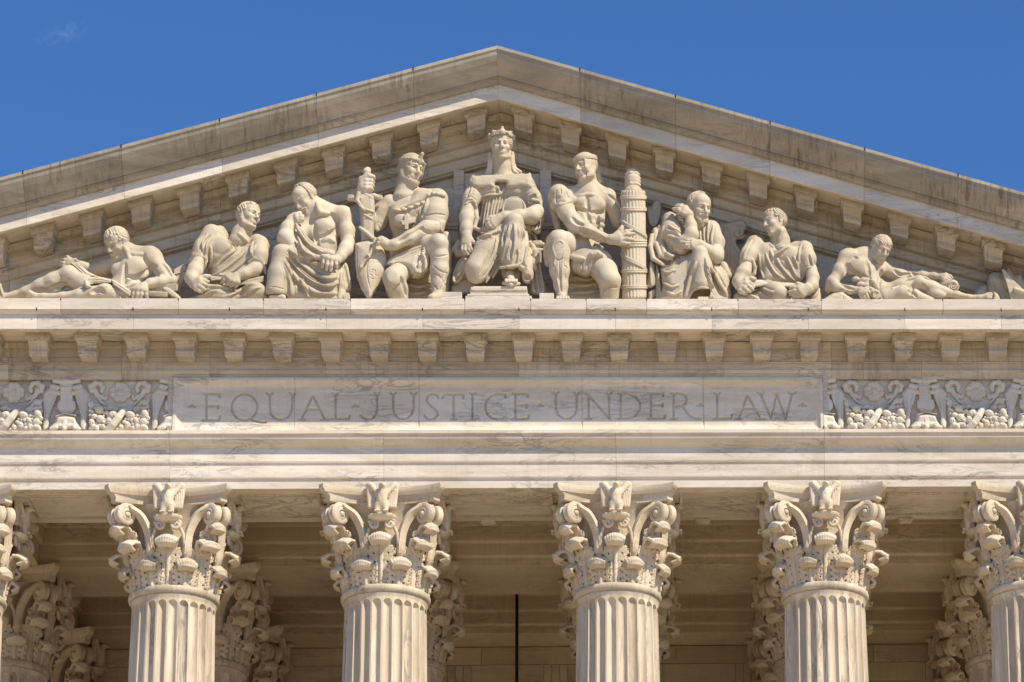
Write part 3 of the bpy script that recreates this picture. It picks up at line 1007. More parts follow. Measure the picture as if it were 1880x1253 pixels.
LAB1 = ['sunlit fluted column cut off by the left edge of the picture', 'sunlit fluted column under the left end of the inscription panel', 'sunlit fluted column under the word JUSTICE',
        'sunlit fluted column under the word UNDER', 'sunlit fluted column under the right end of the inscription panel', 'sunlit fluted column cut off by the right edge of the picture']
LAB2 = ['shaded column directly behind the leftmost sunlit column', 'shaded column directly behind the sunlit column under the left end of the inscription', 'shaded column directly behind the sunlit column under the word JUSTICE',
        'shaded column directly behind the sunlit column under the word UNDER', 'shaded column directly behind the sunlit column under the right end of the inscription', 'shaded column directly behind the rightmost sunlit column']
LAB3 = {0: 'shaded innermost column by the back wall, farthest left', 1: 'shaded innermost column by the back wall, behind the left end of the inscription', 4: 'shaded innermost column by the back wall, behind the right end of the inscription', 5: 'shaded innermost column by the back wall, farthest right'}
proto_c = make_column(); used = False
for row in range(3):
    for i, x in enumerate(COLX):
        if row == 2 and i not in LAB3: continue
        o = proto_c if not used else copy_tree(proto_c)
        used = True
        o.location = (x, AX + row * D_SP - (.35 if row == 2 else 0), ZFLOOR)
        tag(o, (LAB1[i], LAB2[i], LAB3.get(i))[row], 'column', ('sunlit front row of fluted columns', 'shaded second row of columns', 'shaded innermost columns by the back wall')[row], 'thing')

# dark rod of a lamp hanging between the second and third rows
rod = MB()
p = W(949, 1085, 7.3)
rod.tube([(p[0], 7.3, ZSOF + 1.1), (p[0], 7.3, 12.2)], .035, 12)
rb = tag(empty('hanging_lamp', (p[0], 7.3, ZSOF + 1.1)), 'thin dark lamp rod hanging from the portico ceiling', 'lamp')
o = rod.build('rod', M_DARK, loc=(p[0], 7.3, ZSOF + 1.1), smooth=True); o.parent = rb; o.location = (0, 0, 0)
mb = MB(); mb.lathe([(.05, 12.3), (.30, 12.1), (.42, 11.9), (.42, 10.8), (.30, 10.6), (.06, 10.4)], 8, c=(p[0], 7.3, 0))
o = mb.build('lantern', M_DARK, loc=(p[0], 7.3, ZSOF + 1.1)); o.parent = rb; o.location = (0, 0, 0)
# ------------------------------------------------------------------ carving figures
CAMB = np.array([CR, CU, -CF])               # right, up, towards the viewer


def pieces(V, F, keep=.004):
    """the separate lumps of a carved mesh, crumbs dropped"""
    lab = np.arange(len(V))
    while True:
        m = lab[F].min(1); new = lab.copy()
        for k in range(4): np.minimum.at(new, F[:, k], m)
        new = new[new]
        if np.array_equal(new, lab): break
        lab = new
    fl = lab[F[:, 0]]
    ids, cnt = np.unique(fl, return_counts=True)
    for i, c in zip(ids, cnt):
        if c < keep * cnt.max() or c < 60: continue
        fs = F[fl == i]; u, inv = np.unique(fs, return_inverse=True)
        yield V[u], inv.reshape(fs.shape)


class Fig:
    """a block of marble seen through a window of the photograph: x, y in window pixels, d = depth towards the viewer in the same unit"""
    def __init__(s, frame, box, drange, Y0=-.52, h=.0095):
        s.x0, s.y0, s.s = frame; s.Y0 = Y0
        cx, cy = (box[0] + box[2]) / 2, (box[1] + box[3]) / 2
        p = W(s.x0 + cx / s.s, s.y0 + cy / s.s, Y0)
        s.m = float((p - CAMPOS) @ CF) / FPX / s.s
        C = np.array([s.P(x, y, d) for x in (box[0], box[2]) for y in (box[1], box[3]) for d in drange])
        s.v = Vol(C.min(0) - .03, C.max(0) + .03, h)
        X, Y, Z = s.v.ax[0][:, None, None] - np.float32(CAMPOS[0]), s.v.ax[1][None, :, None] - np.float32(CAMPOS[1]), s.v.ax[2][None, None, :] - np.float32(CAMPOS[2])
        c = lambda a: X * np.float32(a[0]) + Y * np.float32(a[1]) + Z * np.float32(a[2])
        dep = c(CF)
        s.U = ((PPX + FPX * c(CR) / dep - s.x0) * s.s).astype(np.float32)
        s.V = ((PPY - FPX * c(CU) / dep - s.y0) * s.s).astype(np.float32)
        s.box, s.dr = box, drange

    def P(s, x, y, d=0.0):
        return W(s.x0 + x / s.s, s.y0 + y / s.s, s.Y0 - d * s.m)

    def c(s, f, pts, k=0.0, mode='+'):
        k *= s.m
        Q = [(s.P(*p[:3]), p[3] * s.m) for p in pts]
        if len(Q) == 1: s.v.cone(f, Q[0][0], Q[0][0], Q[0][1], Q[0][1], k, mode)
        for (a, ra), (b, rb) in zip(Q[:-1], Q[1:]): s.v.cone(f, a, b, ra, rb, k, mode)

    def e(s, f, c, r, k=0.0, ang=0.0, mode='+', tilt=0.0):
        a = R(ang); ca, sa = math.cos(a), math.sin(a)
        A = np.array([ca * CAMB[0] - sa * CAMB[1], sa * CAMB[0] + ca * CAMB[1], CAMB[2]])
        if tilt:
            t = R(tilt); A = np.array([A[0] * math.cos(t) + A[2] * math.sin(t), A[1], A[2] * math.cos(t) - A[0] * math.sin(t)])
        s.v.ell(f, s.P(*c), np.array(r) * s.m, k * s.m, mode, A)

    def b(s, f, c, r, k=0.0, ang=0.0, mode='+', rd=0.0, tilt=0.0, nod=0.0):
        a = R(ang); ca, sa = math.cos(a), math.sin(a)
        A = np.array([ca * CAMB[0] - sa * CAMB[1], sa * CAMB[0] + ca * CAMB[1], CAMB[2]])
        if tilt:
            t = R(tilt); A = np.array([A[0] * math.cos(t) + A[2] * math.sin(t), A[1], A[2] * math.cos(t) - A[0] * math.sin(t)])
        if nod:
            t = R(nod); A = np.array([A[0], A[1] * math.cos(t) + A[2] * math.sin(t), A[2] * math.cos(t) - A[1] * math.sin(t)])
        s.v.box(f, s.P(*c), np.array(r) * s.m, k * s.m, mode, A, rd * s.m)

    def pil(s, f, pts, d0, d1, w=60, k=0.0, back=None, slope=(0, 0), smooth=True, mode='+', flat=.0):
        """a pillow: outline in window pixels, rising from depth d0 at its edge to d1"""
        P = np.array(pts, float)
        if smooth: P = spline(np.vstack([P, P[:1]]), 12)[:-1]
        back = d0 - 60 if back is None else back
        lo = P.min(0) - 40; hi = P.max(0) + 40
        gx = np.arange(lo[0], hi[0] + 1, 1.5, dtype=np.float32); gy = np.arange(lo[1], hi[1] + 1, 1.5, dtype=np.float32)
        GX, GY = gx[:, None], gy[None, :]
        D = np.full((len(gx), len(gy)), 1e9, np.float32); ins = np.zeros(D.shape, bool)
        for a, b in zip(P, np.roll(P, -1, 0)):
            v = b - a; L = float(v @ v) + 1e-9
            t = np.clip(((GX - a[0]) * v[0] + (GY - a[1]) * v[1]) / L, 0, 1)
            np.minimum(D, (GX - a[0] - t * v[0]) ** 2 + (GY - a[1] - t * v[1]) ** 2, out=D)
            if abs(v[1]) > 1e-9:
                cr = ((a[1] > GY) != (b[1] > GY)) & (GX < (b[0] - a[0]) * (GY - a[1]) / v[1] + a[0]); ins ^= cr
        D = np.sqrt(D); D[ins] *= -1
        mx = max(d1, d0) + abs(slope[0]) * (hi[0] - lo[0]) / 2 + abs(slope[1]) * (hi[1] - lo[1]) / 2 + 20
        C = np.array([s.P(x, y, d) for x in (lo[0], hi[0]) for y in (lo[1], hi[1]) for d in (back - 15, mx)])
        sl = s.v.block(C.min(0), C.max(0))
        if sl is None: return
        U = s.U[sl]; V = s.V[sl]
        i = np.clip(((U - lo[0]) / 1.5 + .5).astype(np.int32), 0, len(gx) - 1); j = np.clip(((V - lo[1]) / 1.5 + .5).astype(np.int32), 0, len(gy) - 1)
        sd = D[i, j]
        dd = ((s.Y0 - s.v.ax[1][sl[1]])[None, :, None] / s.m).astype(np.float32)
        t = np.clip(-sd / w, 0, 1)
        pr = np.sqrt(1 - (1 - t) ** 2)
        cx, cy = P.mean(0)
        front = d0 + (d1 + slope[0] * (U - np.float32(cx)) + slope[1] * (V - np.float32(cy)) - d0) * pr
        g = np.maximum(np.maximum(sd, (dd - front) * .75), back - dd) * np.float32(s.m)
        s.v.comb(f, sl, g.astype(np.float32), k * s.m, mode)

    def surf(s, pts, on, d_def=None):
        """depth of the carved surface under window points"""
        pts = np.asarray(pts, float); n = 220
        ds = np.linspace(s.dr[1], s.dr[0], n)
        A = np.array([s.P(x, y, s.dr[1]) for x, y in pts]); B = np.array([s.P(x, y, s.dr[0]) for x, y in pts])
        t = np.linspace(0, 1, n)
        Q = A[:, None, :] * (1 - t)[None, :, None] + B[:, None, :] * t[None, :, None]
        val = s.v.sample(on, Q.reshape(-1, 3)).reshape(len(pts), n)
        hit = val < 0
        first = np.argmax(hit, 1); got = hit.any(1)
        d = ds[first]
        if not got.any(): return np.full(len(pts), 0.0)
        x = np.arange(len(pts)); d = np.interp(x, x[got], d[got])
        return d

    def st(s, f, pts, r, k=None, mode='+', off=0.0, on=None, taper=True, sm=3):
        """a stroke drawn on the carved surface: ridge (+) or groove (-)"""
        P = spline(np.array(pts, float), max(6.0, r * .7))
        d = s.surf(P, on or list(s.v.f))
        for _ in range(sm):
            if len(d) > 2: d = np.concatenate([d[:1], (d[:-2] + 2 * d[1:-1] + d[2:]) / 4, d[-1:]])
        n = len(P); t = np.linspace(0, 1, n)
        rr = r * (np.clip(np.sin(np.pi * (t * .92 + .04)) * 1.5, .25, 1) if taper else np.ones(n))
        s.c(f, [(P[i, 0], P[i, 1], d[i] + off, rr[i]) for i in range(n)], k if k is not None else r * 1.2, mode)

    def sts(s, f, lines, r, **kw):
        for l in lines: s.st(f, l, r, **kw)

    def folds(s, f, lines, r=12, gap=1.0, **kw):
        """a cloth fold: a ridge with a groove along its lower side"""
        for l in lines:
            s.st(f, l, r, k=r * 1.0, off=r * .2, on=[f], **kw)
        for l in lines:
            P = np.array(l, float); t = np.gradient(P, axis=0); nn = np.stack([-t[:, 1], t[:, 0]], 1); nn /= np.linalg.norm(nn, axis=1)[:, None] + 1e-9
            s.st(f, (P + nn * r * 1.7 * gap).tolist(), r * .85, k=r * .8, mode='-', off=r * .1, on=[f], **kw)

        for l in lines:
            P = np.array(l, float)
            if len(P) < 3: continue
            t = np.gradient(P, axis=0); nn = np.stack([-t[:, 1], t[:, 0]], 1); nn /= np.linalg.norm(nn, axis=1)[:, None] + 1e-9
            for q in (-2.1, 3.3):
                Q = P + nn * r * q; Q = Q[:1] * .3 + Q * .7 if False else Q
                s.st(f, Q.tolist(), r * .34, k=r * .3, mode='-', off=0, on=[f])

    def hand(s, f, wrist, fingers, thumb=None, rw=30, rf=14, k=10):
        """fingers: polylines (x,y,d) starting at the knuckle"""
        for F in fingers:
            s.c(f, [(*wrist, rw), (*F[0], rf * 1.55)], k)
        for F in fingers:
            n = len(F)
            s.c(f, [(*F[i], rf * (1.15 - .35 * i / (n - 1))) for i in range(n)], rf * .25)
        if thumb:
            n = len(thumb)
            s.c(f, [(*thumb[i], rf * (1.35 - .4 * i / (n - 1))) for i in range(n)], rf * .5)

    def head(s, c, size, yaw=0, pitch=0, roll=0, f='body', hair='short', hf='hair', beard=False, mous=False, female=False, ears=True, line=.22, seed=0):
        """c = window position of the middle of the head; size = chin to crown in window pixels"""
        S = size * s.m; C = s.P(*c)
        y, p, r = R(yaw), R(pitch), R(roll)
        fw = np.array([math.sin(y) * math.cos(p), -math.cos(y) * math.cos(p), math.sin(p)])
        rt = np.array([math.cos(y), math.sin(y), 0.0])
        up = np.cross(rt, fw); up = up / np.linalg.norm(up)
        if up[2] < 0: up = -up
        rt, up = rt * math.cos(r) + up * math.sin(r), up * math.cos(r) - rt * math.sin(r)
        B = np.array([rt, fw, up])
        def L(x, y_, z): return C + S * (x * rt + y_ * fw + z * up)
        def el(x, y_, z, a, b, c_, k=.03, mode='+', fld=f): s.v.ell(fld, L(x, y_, z), np.array((a, b, c_)) * S, k * S, mode, B)
        def cn(pts, k=.02, mode='+', fld=f):
            for a, b in zip(pts[:-1], pts[1:]): s.v.cone(fld, L(*a[:3]), L(*b[:3]), a[3] * S, b[3] * S, k * S, mode)
        n = 0.9 if female else 1.0
        el(0, -.06, .13, .325, .41, .36, 0)
        el(0, .14, -.08, .255, .235, .36, .08)
        el(0, .17, .19, .25, .19, .20, .06)
        for e in (-1, 1):
            cn([(e * .245, -.03, -.14, .075), (e * .205, .08, -.33, .075), (e * .07, .27, -.42, .075)], .07)
            el(e * .165, .245, -.10, .085, .09, .085, .06)
        cn([(0, .18, -.33, .13), (0, .27, -.40, .095)], .08)
        el(0, .315, -.425, .085 * n, .06, .065, .04)
        cn([(-.20, .265, .085, .035), (-.07, .345, .08, .052 * n), (.07, .345, .08, .052 * n), (.20, .265, .085, .035)], .04)
        for e in (-1, 1):
            el(e * .128, .39, .008, .092, .115, .066, .03, '-')
        cn([(0, .35, .06, .042), (0, .41, -.05, .046), (0, .455, -.125, .055)], .022)
        for e in (-1, 1):
            el(e * .05, .395, -.145, .04, .05, .033, .02)
            el(e * .03, .41, -.178, .018, .03, .018, .01, '-')
            el(e * .128, .272, .0, .07, .06, .055, .004)
            cn([(e * .055, .335, .012, .014), (e * .125, .352, .043, .017), (e * .205, .29, .02, .016)], .012)
            cn([(e * .06, .325, -.03, .010), (e * .13, .335, -.048, .012), (e * .195, .285, -.03, .012)], .012)
            cn([(e * .075, .385, -.16, .006), (e * .125, .335, -.25, .016)], .03, '-')
        el(0, .315, -.27, .12, .085, .085, .05)
        cn([(-.11, .32, -.283, .016), (-.05, .37, -.25, .024), (0, .388, -.245, .024), (.05, .37, -.25, .024), (.11, .32, -.283, .016)], .02)
        cn([(-.09, .33, -.30, .018), (0, .375, -.308, .034), (.09, .33, -.30, .018)], .02)
        cn([(-.125, .345, -.296, .012), (-.06, .40, -.276, .013), (0, .415, -.274, .013), (.06, .40, -.276, .013), (.125, .345, -.296, .012)], .012, '-')
        el(0, .375, -.358, .08, .035, .025, .03, '-')
        if ears:
            for e in (-1, 1):
                el(e * .315, -.04, -.02, .035, .075, .115, .02)
                el(e * .345, -.02, -.015, .02, .035, .06, .015, '-')
        if mous:
            cn([(-.15, .33, -.25, .022), (-.06, .40, -.215, .034), (0, .415, -.21, .028), (.06, .40, -.215, .034), (.15, .33, -.25, .022)], .025)
        if beard:
            cn([(-.2, .14, -.3, .07), (-.09, .29, -.40, .085), (.09, .29, -.40, .085), (.2, .14, -.3, .07)], .06)
            cn([(0, .29, -.40, .09), (0, .32, -.56, .05)], .06)
        if hair in ('short', 'curly', 'receding', 'side'):
            rs = np.random.default_rng(seed + 3)
            ph = rs.uniform(0, 6, 4)
            ln = line
            def hf_(x, y_, z):
                d = (np.sqrt((x / .36) ** 2 + ((y_ + .06) / .445) ** 2 + ((z - .13) / .395) ** 2) - 1) * .38
                a = np.arctan2(x, y_ + .06); q = np.arctan2(z - .1, np.sqrt(x * x + (y_ + .06) ** 2))
                if hair == 'curly':
                    d = d + .020 * np.sin(a * 13 + 3 * np.sin(q * 9 + ph[0])) * np.sin(q * 15 + 2.5 * np.sin(a * 6 + ph[1]))
                    d = d - .012
                else:
                    d = d + .013 * np.sin(a * 17 + q * 9 + 2.2 * np.sin(q * 6 + ph[0]) + 1.5 * np.sin(a * 4 + ph[1])) + .006 * np.sin(a * 31 + q * 14 + ph[2])
                # the face stays free: in front of a line from temple to ear, below the hairline
                edge = .03 * np.sin(a * 9 + ph[3])
                if hair == 'receding':
                    front = np.minimum(y_ - (.02 + edge), .52 - z)
                    low = np.minimum(z + .16 + .9 * (y_ + .06) * (y_ > -.06), 9) * -1
                    return np.maximum(d, np.maximum(front, low))
                front = np.minimum(y_ - (.17 + edge * .6) + .25 * np.maximum(z - .1, 0), (ln + edge) - z)
                temple = np.minimum(y_ - .045, (-.0 + .9 * np.abs(x) - .28) * 0 + (.10 - z))
                low = -(z + .20 + edge - .45 * np.maximum(y_ + .05, 0) * 0)
                return np.maximum(d, np.maximum(np.maximum(front, temple), low))
            def wrap(x, y_, z): return (hf_(x, y_, z) * S).astype(np.float32)
            s.v.local(hf, C, B / S, (-.45, -.6, -.4), (.45, .5, .62), wrap)
        return L, B, S

    def build(s, root, mats=None, names=None):
        out = {}
        for f in s.v.f:
            s.v.halfspace(f, 2, ZLEDGE - .004)
            V, F = s.v.mesh(f)
            nm = (names or {}).get(f, f)
            for V_, F_ in pieces(V, F):
                o = mesh_np(nm, V_, F_, (mats or {}).get(f, M_FIG), smooth=True, loc=tuple(root.location))
                o.parent = root; o.location = (0, 0, 0)
        s.v.f = {}; del s.U, s.V
        return out


def statue(name, at, label, group=None, cat='statue'):
    p = at
    return tag(empty(name, (float(p[0]), float(p[1]), ZLEDGE)), label, cat, group)
# ------------------------------------------------------------------ frieze reliefs either side of the inscription
RF = (0, 640, 5.697)
def relief(box, fn, name, Y0=.058, h=.008):
    g = Fig(RF, box, (-30, 150), Y0=Y0, h=h)
    fn(g)
    for f in list(g.v.f):
        V, F = g.v.mesh(f)
        c = g.P((box[0] + box[2]) / 2, (box[1] + box[3]) / 2, 0)
        o = mesh_np(name, V, F, M_FRZ, smooth=True, loc=(float(c[0]), 0, 0))
        part(o, frieze)
    return o


M_FRZ = marble('relief_marble', (.68, .61, .50), (.75, .69, .60), vs=.18, stain=.35, stain_col=(.25, .18, .09), bump=.3, pits=.25)


def g_rosette(g):
    cx, cy = 1258, 462
    for k in range(8):
        a = k * math.pi / 4 + .39; x, y = cx + 74 * math.cos(a), cy + 72 * math.sin(a)
        g.e('a', (x, y, 14), (46, 36, 30), 6, ang=-math.degrees(a))
    for k in range(8):
        a = k * math.pi / 4 + .39
        g.st('a', [(cx + 45 * math.cos(a), cy + 45 * math.sin(a)), (cx + 95 * math.cos(a), cy + 95 * math.sin(a))], 7, mode='-', k=6)
    g.e('a', (cx, cy, 6), (106, 103, 24), 6)
    g.e('a', (cx, cy, 28), (44, 44, 24), 3)
    g.c('a', [(cx + 33 * math.cos(t), cy + 33 * math.sin(t), 42, 6) for t in np.linspace(0, 6.3, 24)], 6, '-')
    g.e('a', (cx, cy, 45), (17, 17, 14), 3)


def g_scroll(g):
    x0 = 1500
    for q in ((1435, 430), ):
        g.c('a', [(1440, 450, 14, 22), (1432, 410, 16, 24), (1460, 372, 18, 28), (1510, 368, 20, 32), (1550, 400, 20, 36), (1545, 445, 16, 30), (1515, 455, 14, 22)], 10)
        g.c('a', [(1510, 440, 14, 30), (1480, 500, 14, 24), (1440, 510, 14, 20), (1400, 530, 12, 18), (1388, 500, 12, 16)], 12)
        g.c('a', [(1480, 500, 14, 16), (1440, 560, 12, 14), (1400, 590, 10, 12)], 8)
        g.st('a', [(1455, 420), (1480, 395), (1515, 400), (1530, 425)], 9, mode='-', k=8)
        g.st('a', [(1500, 470), (1470, 505), (1430, 520)], 6, mode='-', k=6)


def g_garland(g):
    rs = np.random.default_rng(4)
    # swag of fruit between the scrolled brackets
    g.pil('a', [(925, 590), (1000, 640), (1120, 680), (1250, 690), (1370, 670), (1480, 610), (1560, 580), (1565, 700), (1530, 800), (1430, 850), (1250, 870), (1080, 855), (960, 800), (925, 720)], 0, 50, 60, back=-30)
    pts = []
    for i in range(2200):
        x = rs.uniform(935, 1550); t = (x - 1245) / 315
        top = 690 - 95 * t * t; bot = 860 - 75 * t * t * abs(t)
        y = rs.uniform(top - 55, bot - 10)
        r = rs.uniform(26, 47) if i < 300 else rs.uniform(13, 30)
        if abs((x - 1225) * .8 + (y - 760) * .62) < 38 + r * .6: continue
        if any(math.hypot(x - a, y - b) < (r + c) * .78 for a, b, c in pts): continue
        pts.append((x, y, r))
    for x, y, r in pts:
        dd = 56 + 28 * math.sin(max(0, min(1, (y - 600) / 230)) * math.pi) * (1 if y > 640 else .4)
        if y < 690 - 95 * ((x - 1245) / 315) ** 2 - 12: dd = 34
        g.e('a', (x, y, dd), (r * rs.uniform(.9, 1.3), r * rs.uniform(.75, 1.05), r * .9), 5, ang=rs.uniform(0, 180))
        if r > 26:
            a = rs.uniform(0, 3.1)
            if rs.random() < .85: g.st('a', [(x - r * .6 * math.cos(a), y - r * .6 * math.sin(a)), (x + r * .6 * math.cos(a), y + r * .6 * math.sin(a))], 3.5, mode='-', k=3)
    g.c('a', [(1295, 650, 84, 34), (1235, 730, 116, 38), (1180, 800, 112, 40), (1130, 850, 90, 38)], 4)
    for o_ in (-18, 0, 18):
        g.st('a', [(1285 + o_, 660 + o_ * .6), (1225 + o_, 735 + o_ * .6), (1165 + o_, 815 + o_ * .6)], 3.5, mode='-', k=4)
    for x in (985, 1500):
        g.c('a', [(x - 35, 835, 60, 22), (x - 10, 820, 75, 26), (x + 20, 825, 80, 24), (x + 35, 845, 80, 18)], 6)


def g_urn(g):
    cx = 697
    # profile of the vase
    prof = [(380, 66, 30), (405, 72, 34), (430, 74, 36), (470, 76, 40), (520, 66, 44), (560, 72, 48), (575, 92, 50), (600, 96, 52), (625, 96, 52), (640, 78, 48), (655, 74, 48)]
    for (y0, w0, d0), (y1, w1, d1) in zip(prof[:-1], prof[1:]):
        for t in np.linspace(0, 1, 4):
            y = y0 + (y1 - y0) * t; w = w0 + (w1 - w0) * t; d = d0 + (d1 - d0) * t
            g.c('a', [(cx - w + 26, y, d - 20, 26), (cx + w - 26, y, d - 20, 26)], 6)
    g.c('a', [(cx - 120, 345, 30, 30), (cx - 60, 355, 34, 26), (cx, 350, 34, 28), (cx + 60, 355, 34, 26), (cx + 120, 345, 30, 30)], 12)
    g.c('a', [(cx - 70, 305, 26, 20), (cx + 70, 305, 26, 20)], 10)
    g.pil('a', [(cx - 80, 395), (cx + 80, 395), (cx + 72, 425), (cx - 72, 425)], 10, 64, 12, smooth=False)
    # pedestal with a corner to the front
    g.pil('a', [(cx - 120, 700), (cx - 20, 668), (cx + 100, 690), (cx + 108, 715), (cx - 20, 690), (cx - 125, 725)], 20, 92, 10, smooth=False)
    g.pil('a', [(cx - 110, 705), (cx - 20, 690), (cx + 95, 710), (cx + 105, 770), (cx + 150, 835), (cx - 20, 850), (cx - 190, 835), (cx - 125, 775)], 10, 92, 40, smooth=False)
    for sx in (-1, 1):
        g.b('a', (cx - 22 + sx * 58, 760, 96), (38, 28, 12), 2, mode='-', rd=3)
        g.c('a', [(cx + sx * 95 - 15, 830, 80, 22), (cx + sx * 150 - 15, 842, 70, 18)], 8)
    g.c('a', [(cx - 25, 838, 95, 26)], 8)


def g_console(g):
    # the scrolled bracket beside the urn (left one)
    g.pil('a', [(445, 480), (520, 400), (545, 380), (620, 390), (618, 440), (580, 560), (545, 640), (520, 720), (515, 800), (490, 850), (445, 850), (450, 700)], 0, 60, 22, back=-30)
    g.c('a', [(530, 450, 40, 26), (612, 470, 50, 26)], 6)
    g.c('a', [(545, 395, 46, 22), (605, 410, 50, 24)], 8)
    g.st('a', [(522, 470), (605, 495)], 4, mode='-', k=3); g.st('a', [(540, 425), (612, 450)], 4, mode='-', k=3)
    g.st('a', [(560, 490), (530, 570), (510, 680)], 6, mode='-', k=5)
    g.st('a', [(475, 500), (470, 640), (462, 820)], 5, mode='-', k=5)
    for k in range(5): g.c('a', [(515 + k * 9, 640 - k * 26, 62, 6)], 1, '-')


PX = 1 / 97.0
R_ros = relief((1130, 340, 1380, 590), g_rosette, 'rosette')
R_scr = relief((1360, 330, 1590, 620), g_scroll, 'scroll')
R_gar = relief((910, 550, 1580, 880), g_garland, 'garland')
R_urn = relief((490, 270, 900, 870), g_urn, 'urn')
R_con = relief((430, 360, 640, 870), g_console, 'console')
UX = R_urn.location.x
def at_urn(o, x, flip=False, first=False, name=None):
    c = o.copy(); COL.objects.link(c)
    dx = o.location.x - UX
    c.location.x = x + (-dx if flip else dx)
    if flip: c.scale.x = -1
    return c
PITCH_B = Xc(1886, 745, 0) - Xc(1698, 745, 0)
# urns left: at 120 and beyond; right: at 1698 and 1886
urn_px = [UX - PITCH_B * 1.0] + [Xc(u, 745, 0) for u in (1698, 1886, 2074)]
gar = []
for x in urn_px:
    at_urn(R_urn, x); at_urn(R_con, x); at_urn(R_con, x, True)
at_urn(R_con, UX, True)
for x in [UX - PITCH_B] + [Xc(u, 745, 0) for u in (1698 - 188, 1698, 1886)]:
    at_urn(R_ros, x); at_urn(R_gar, x); at_urn(R_scr, x)
    s2 = at_urn(R_scr, x); s2.scale.x = -1; s2.location.x = x + 2 * (R_ros.location.x - UX) - (R_scr.location.x - UX)
s2 = R_scr.copy(); COL.objects.link(s2); s2.scale.x = -1; s2.location.x = 2 * R_ros.location.x - R_scr.location.x
# half urns and brackets against the ends of the inscription slab
xl, xr = ix0, ix1
def half(o, x, keep_left):
    me = o.data.copy(); bm = bmesh.new(); bm.from_mesh(me)
    bmesh.ops.bisect_plane(bm, geom=bm.verts[:] + bm.edges[:] + bm.faces[:], plane_co=(0, 0, 0), plane_no=(1, 0, 0), clear_outer=keep_left, clear_inner=not keep_left)
    bm.to_mesh(me); bm.free()
    c = bpy.data.objects.new('urn', me); COL.objects.link(c); c.location = o.location; c.location.x = x
    part(c, frieze)
half(R_urn, xl - .008, True); at_urn(R_con, xl - .008 + .02)
half(R_urn, xr + .008, False); at_urn(R_con, xr + .008 - .02, True)
for x, w in ((xl - .09, .085), (xr + .005, .085)):
    mb = MB(); mb.box(x, x + w, -.075, .06, iz0, iz1 + .10)
    part(mb.build('end_strip', M_WALL, bevel=.006), frieze)
# ------------------------------------------------------------------ the nine statues
GRP = 'statues in the pediment'
HN = {'body': 'body', 'hair': 'hair', 'robe': 'robe'}

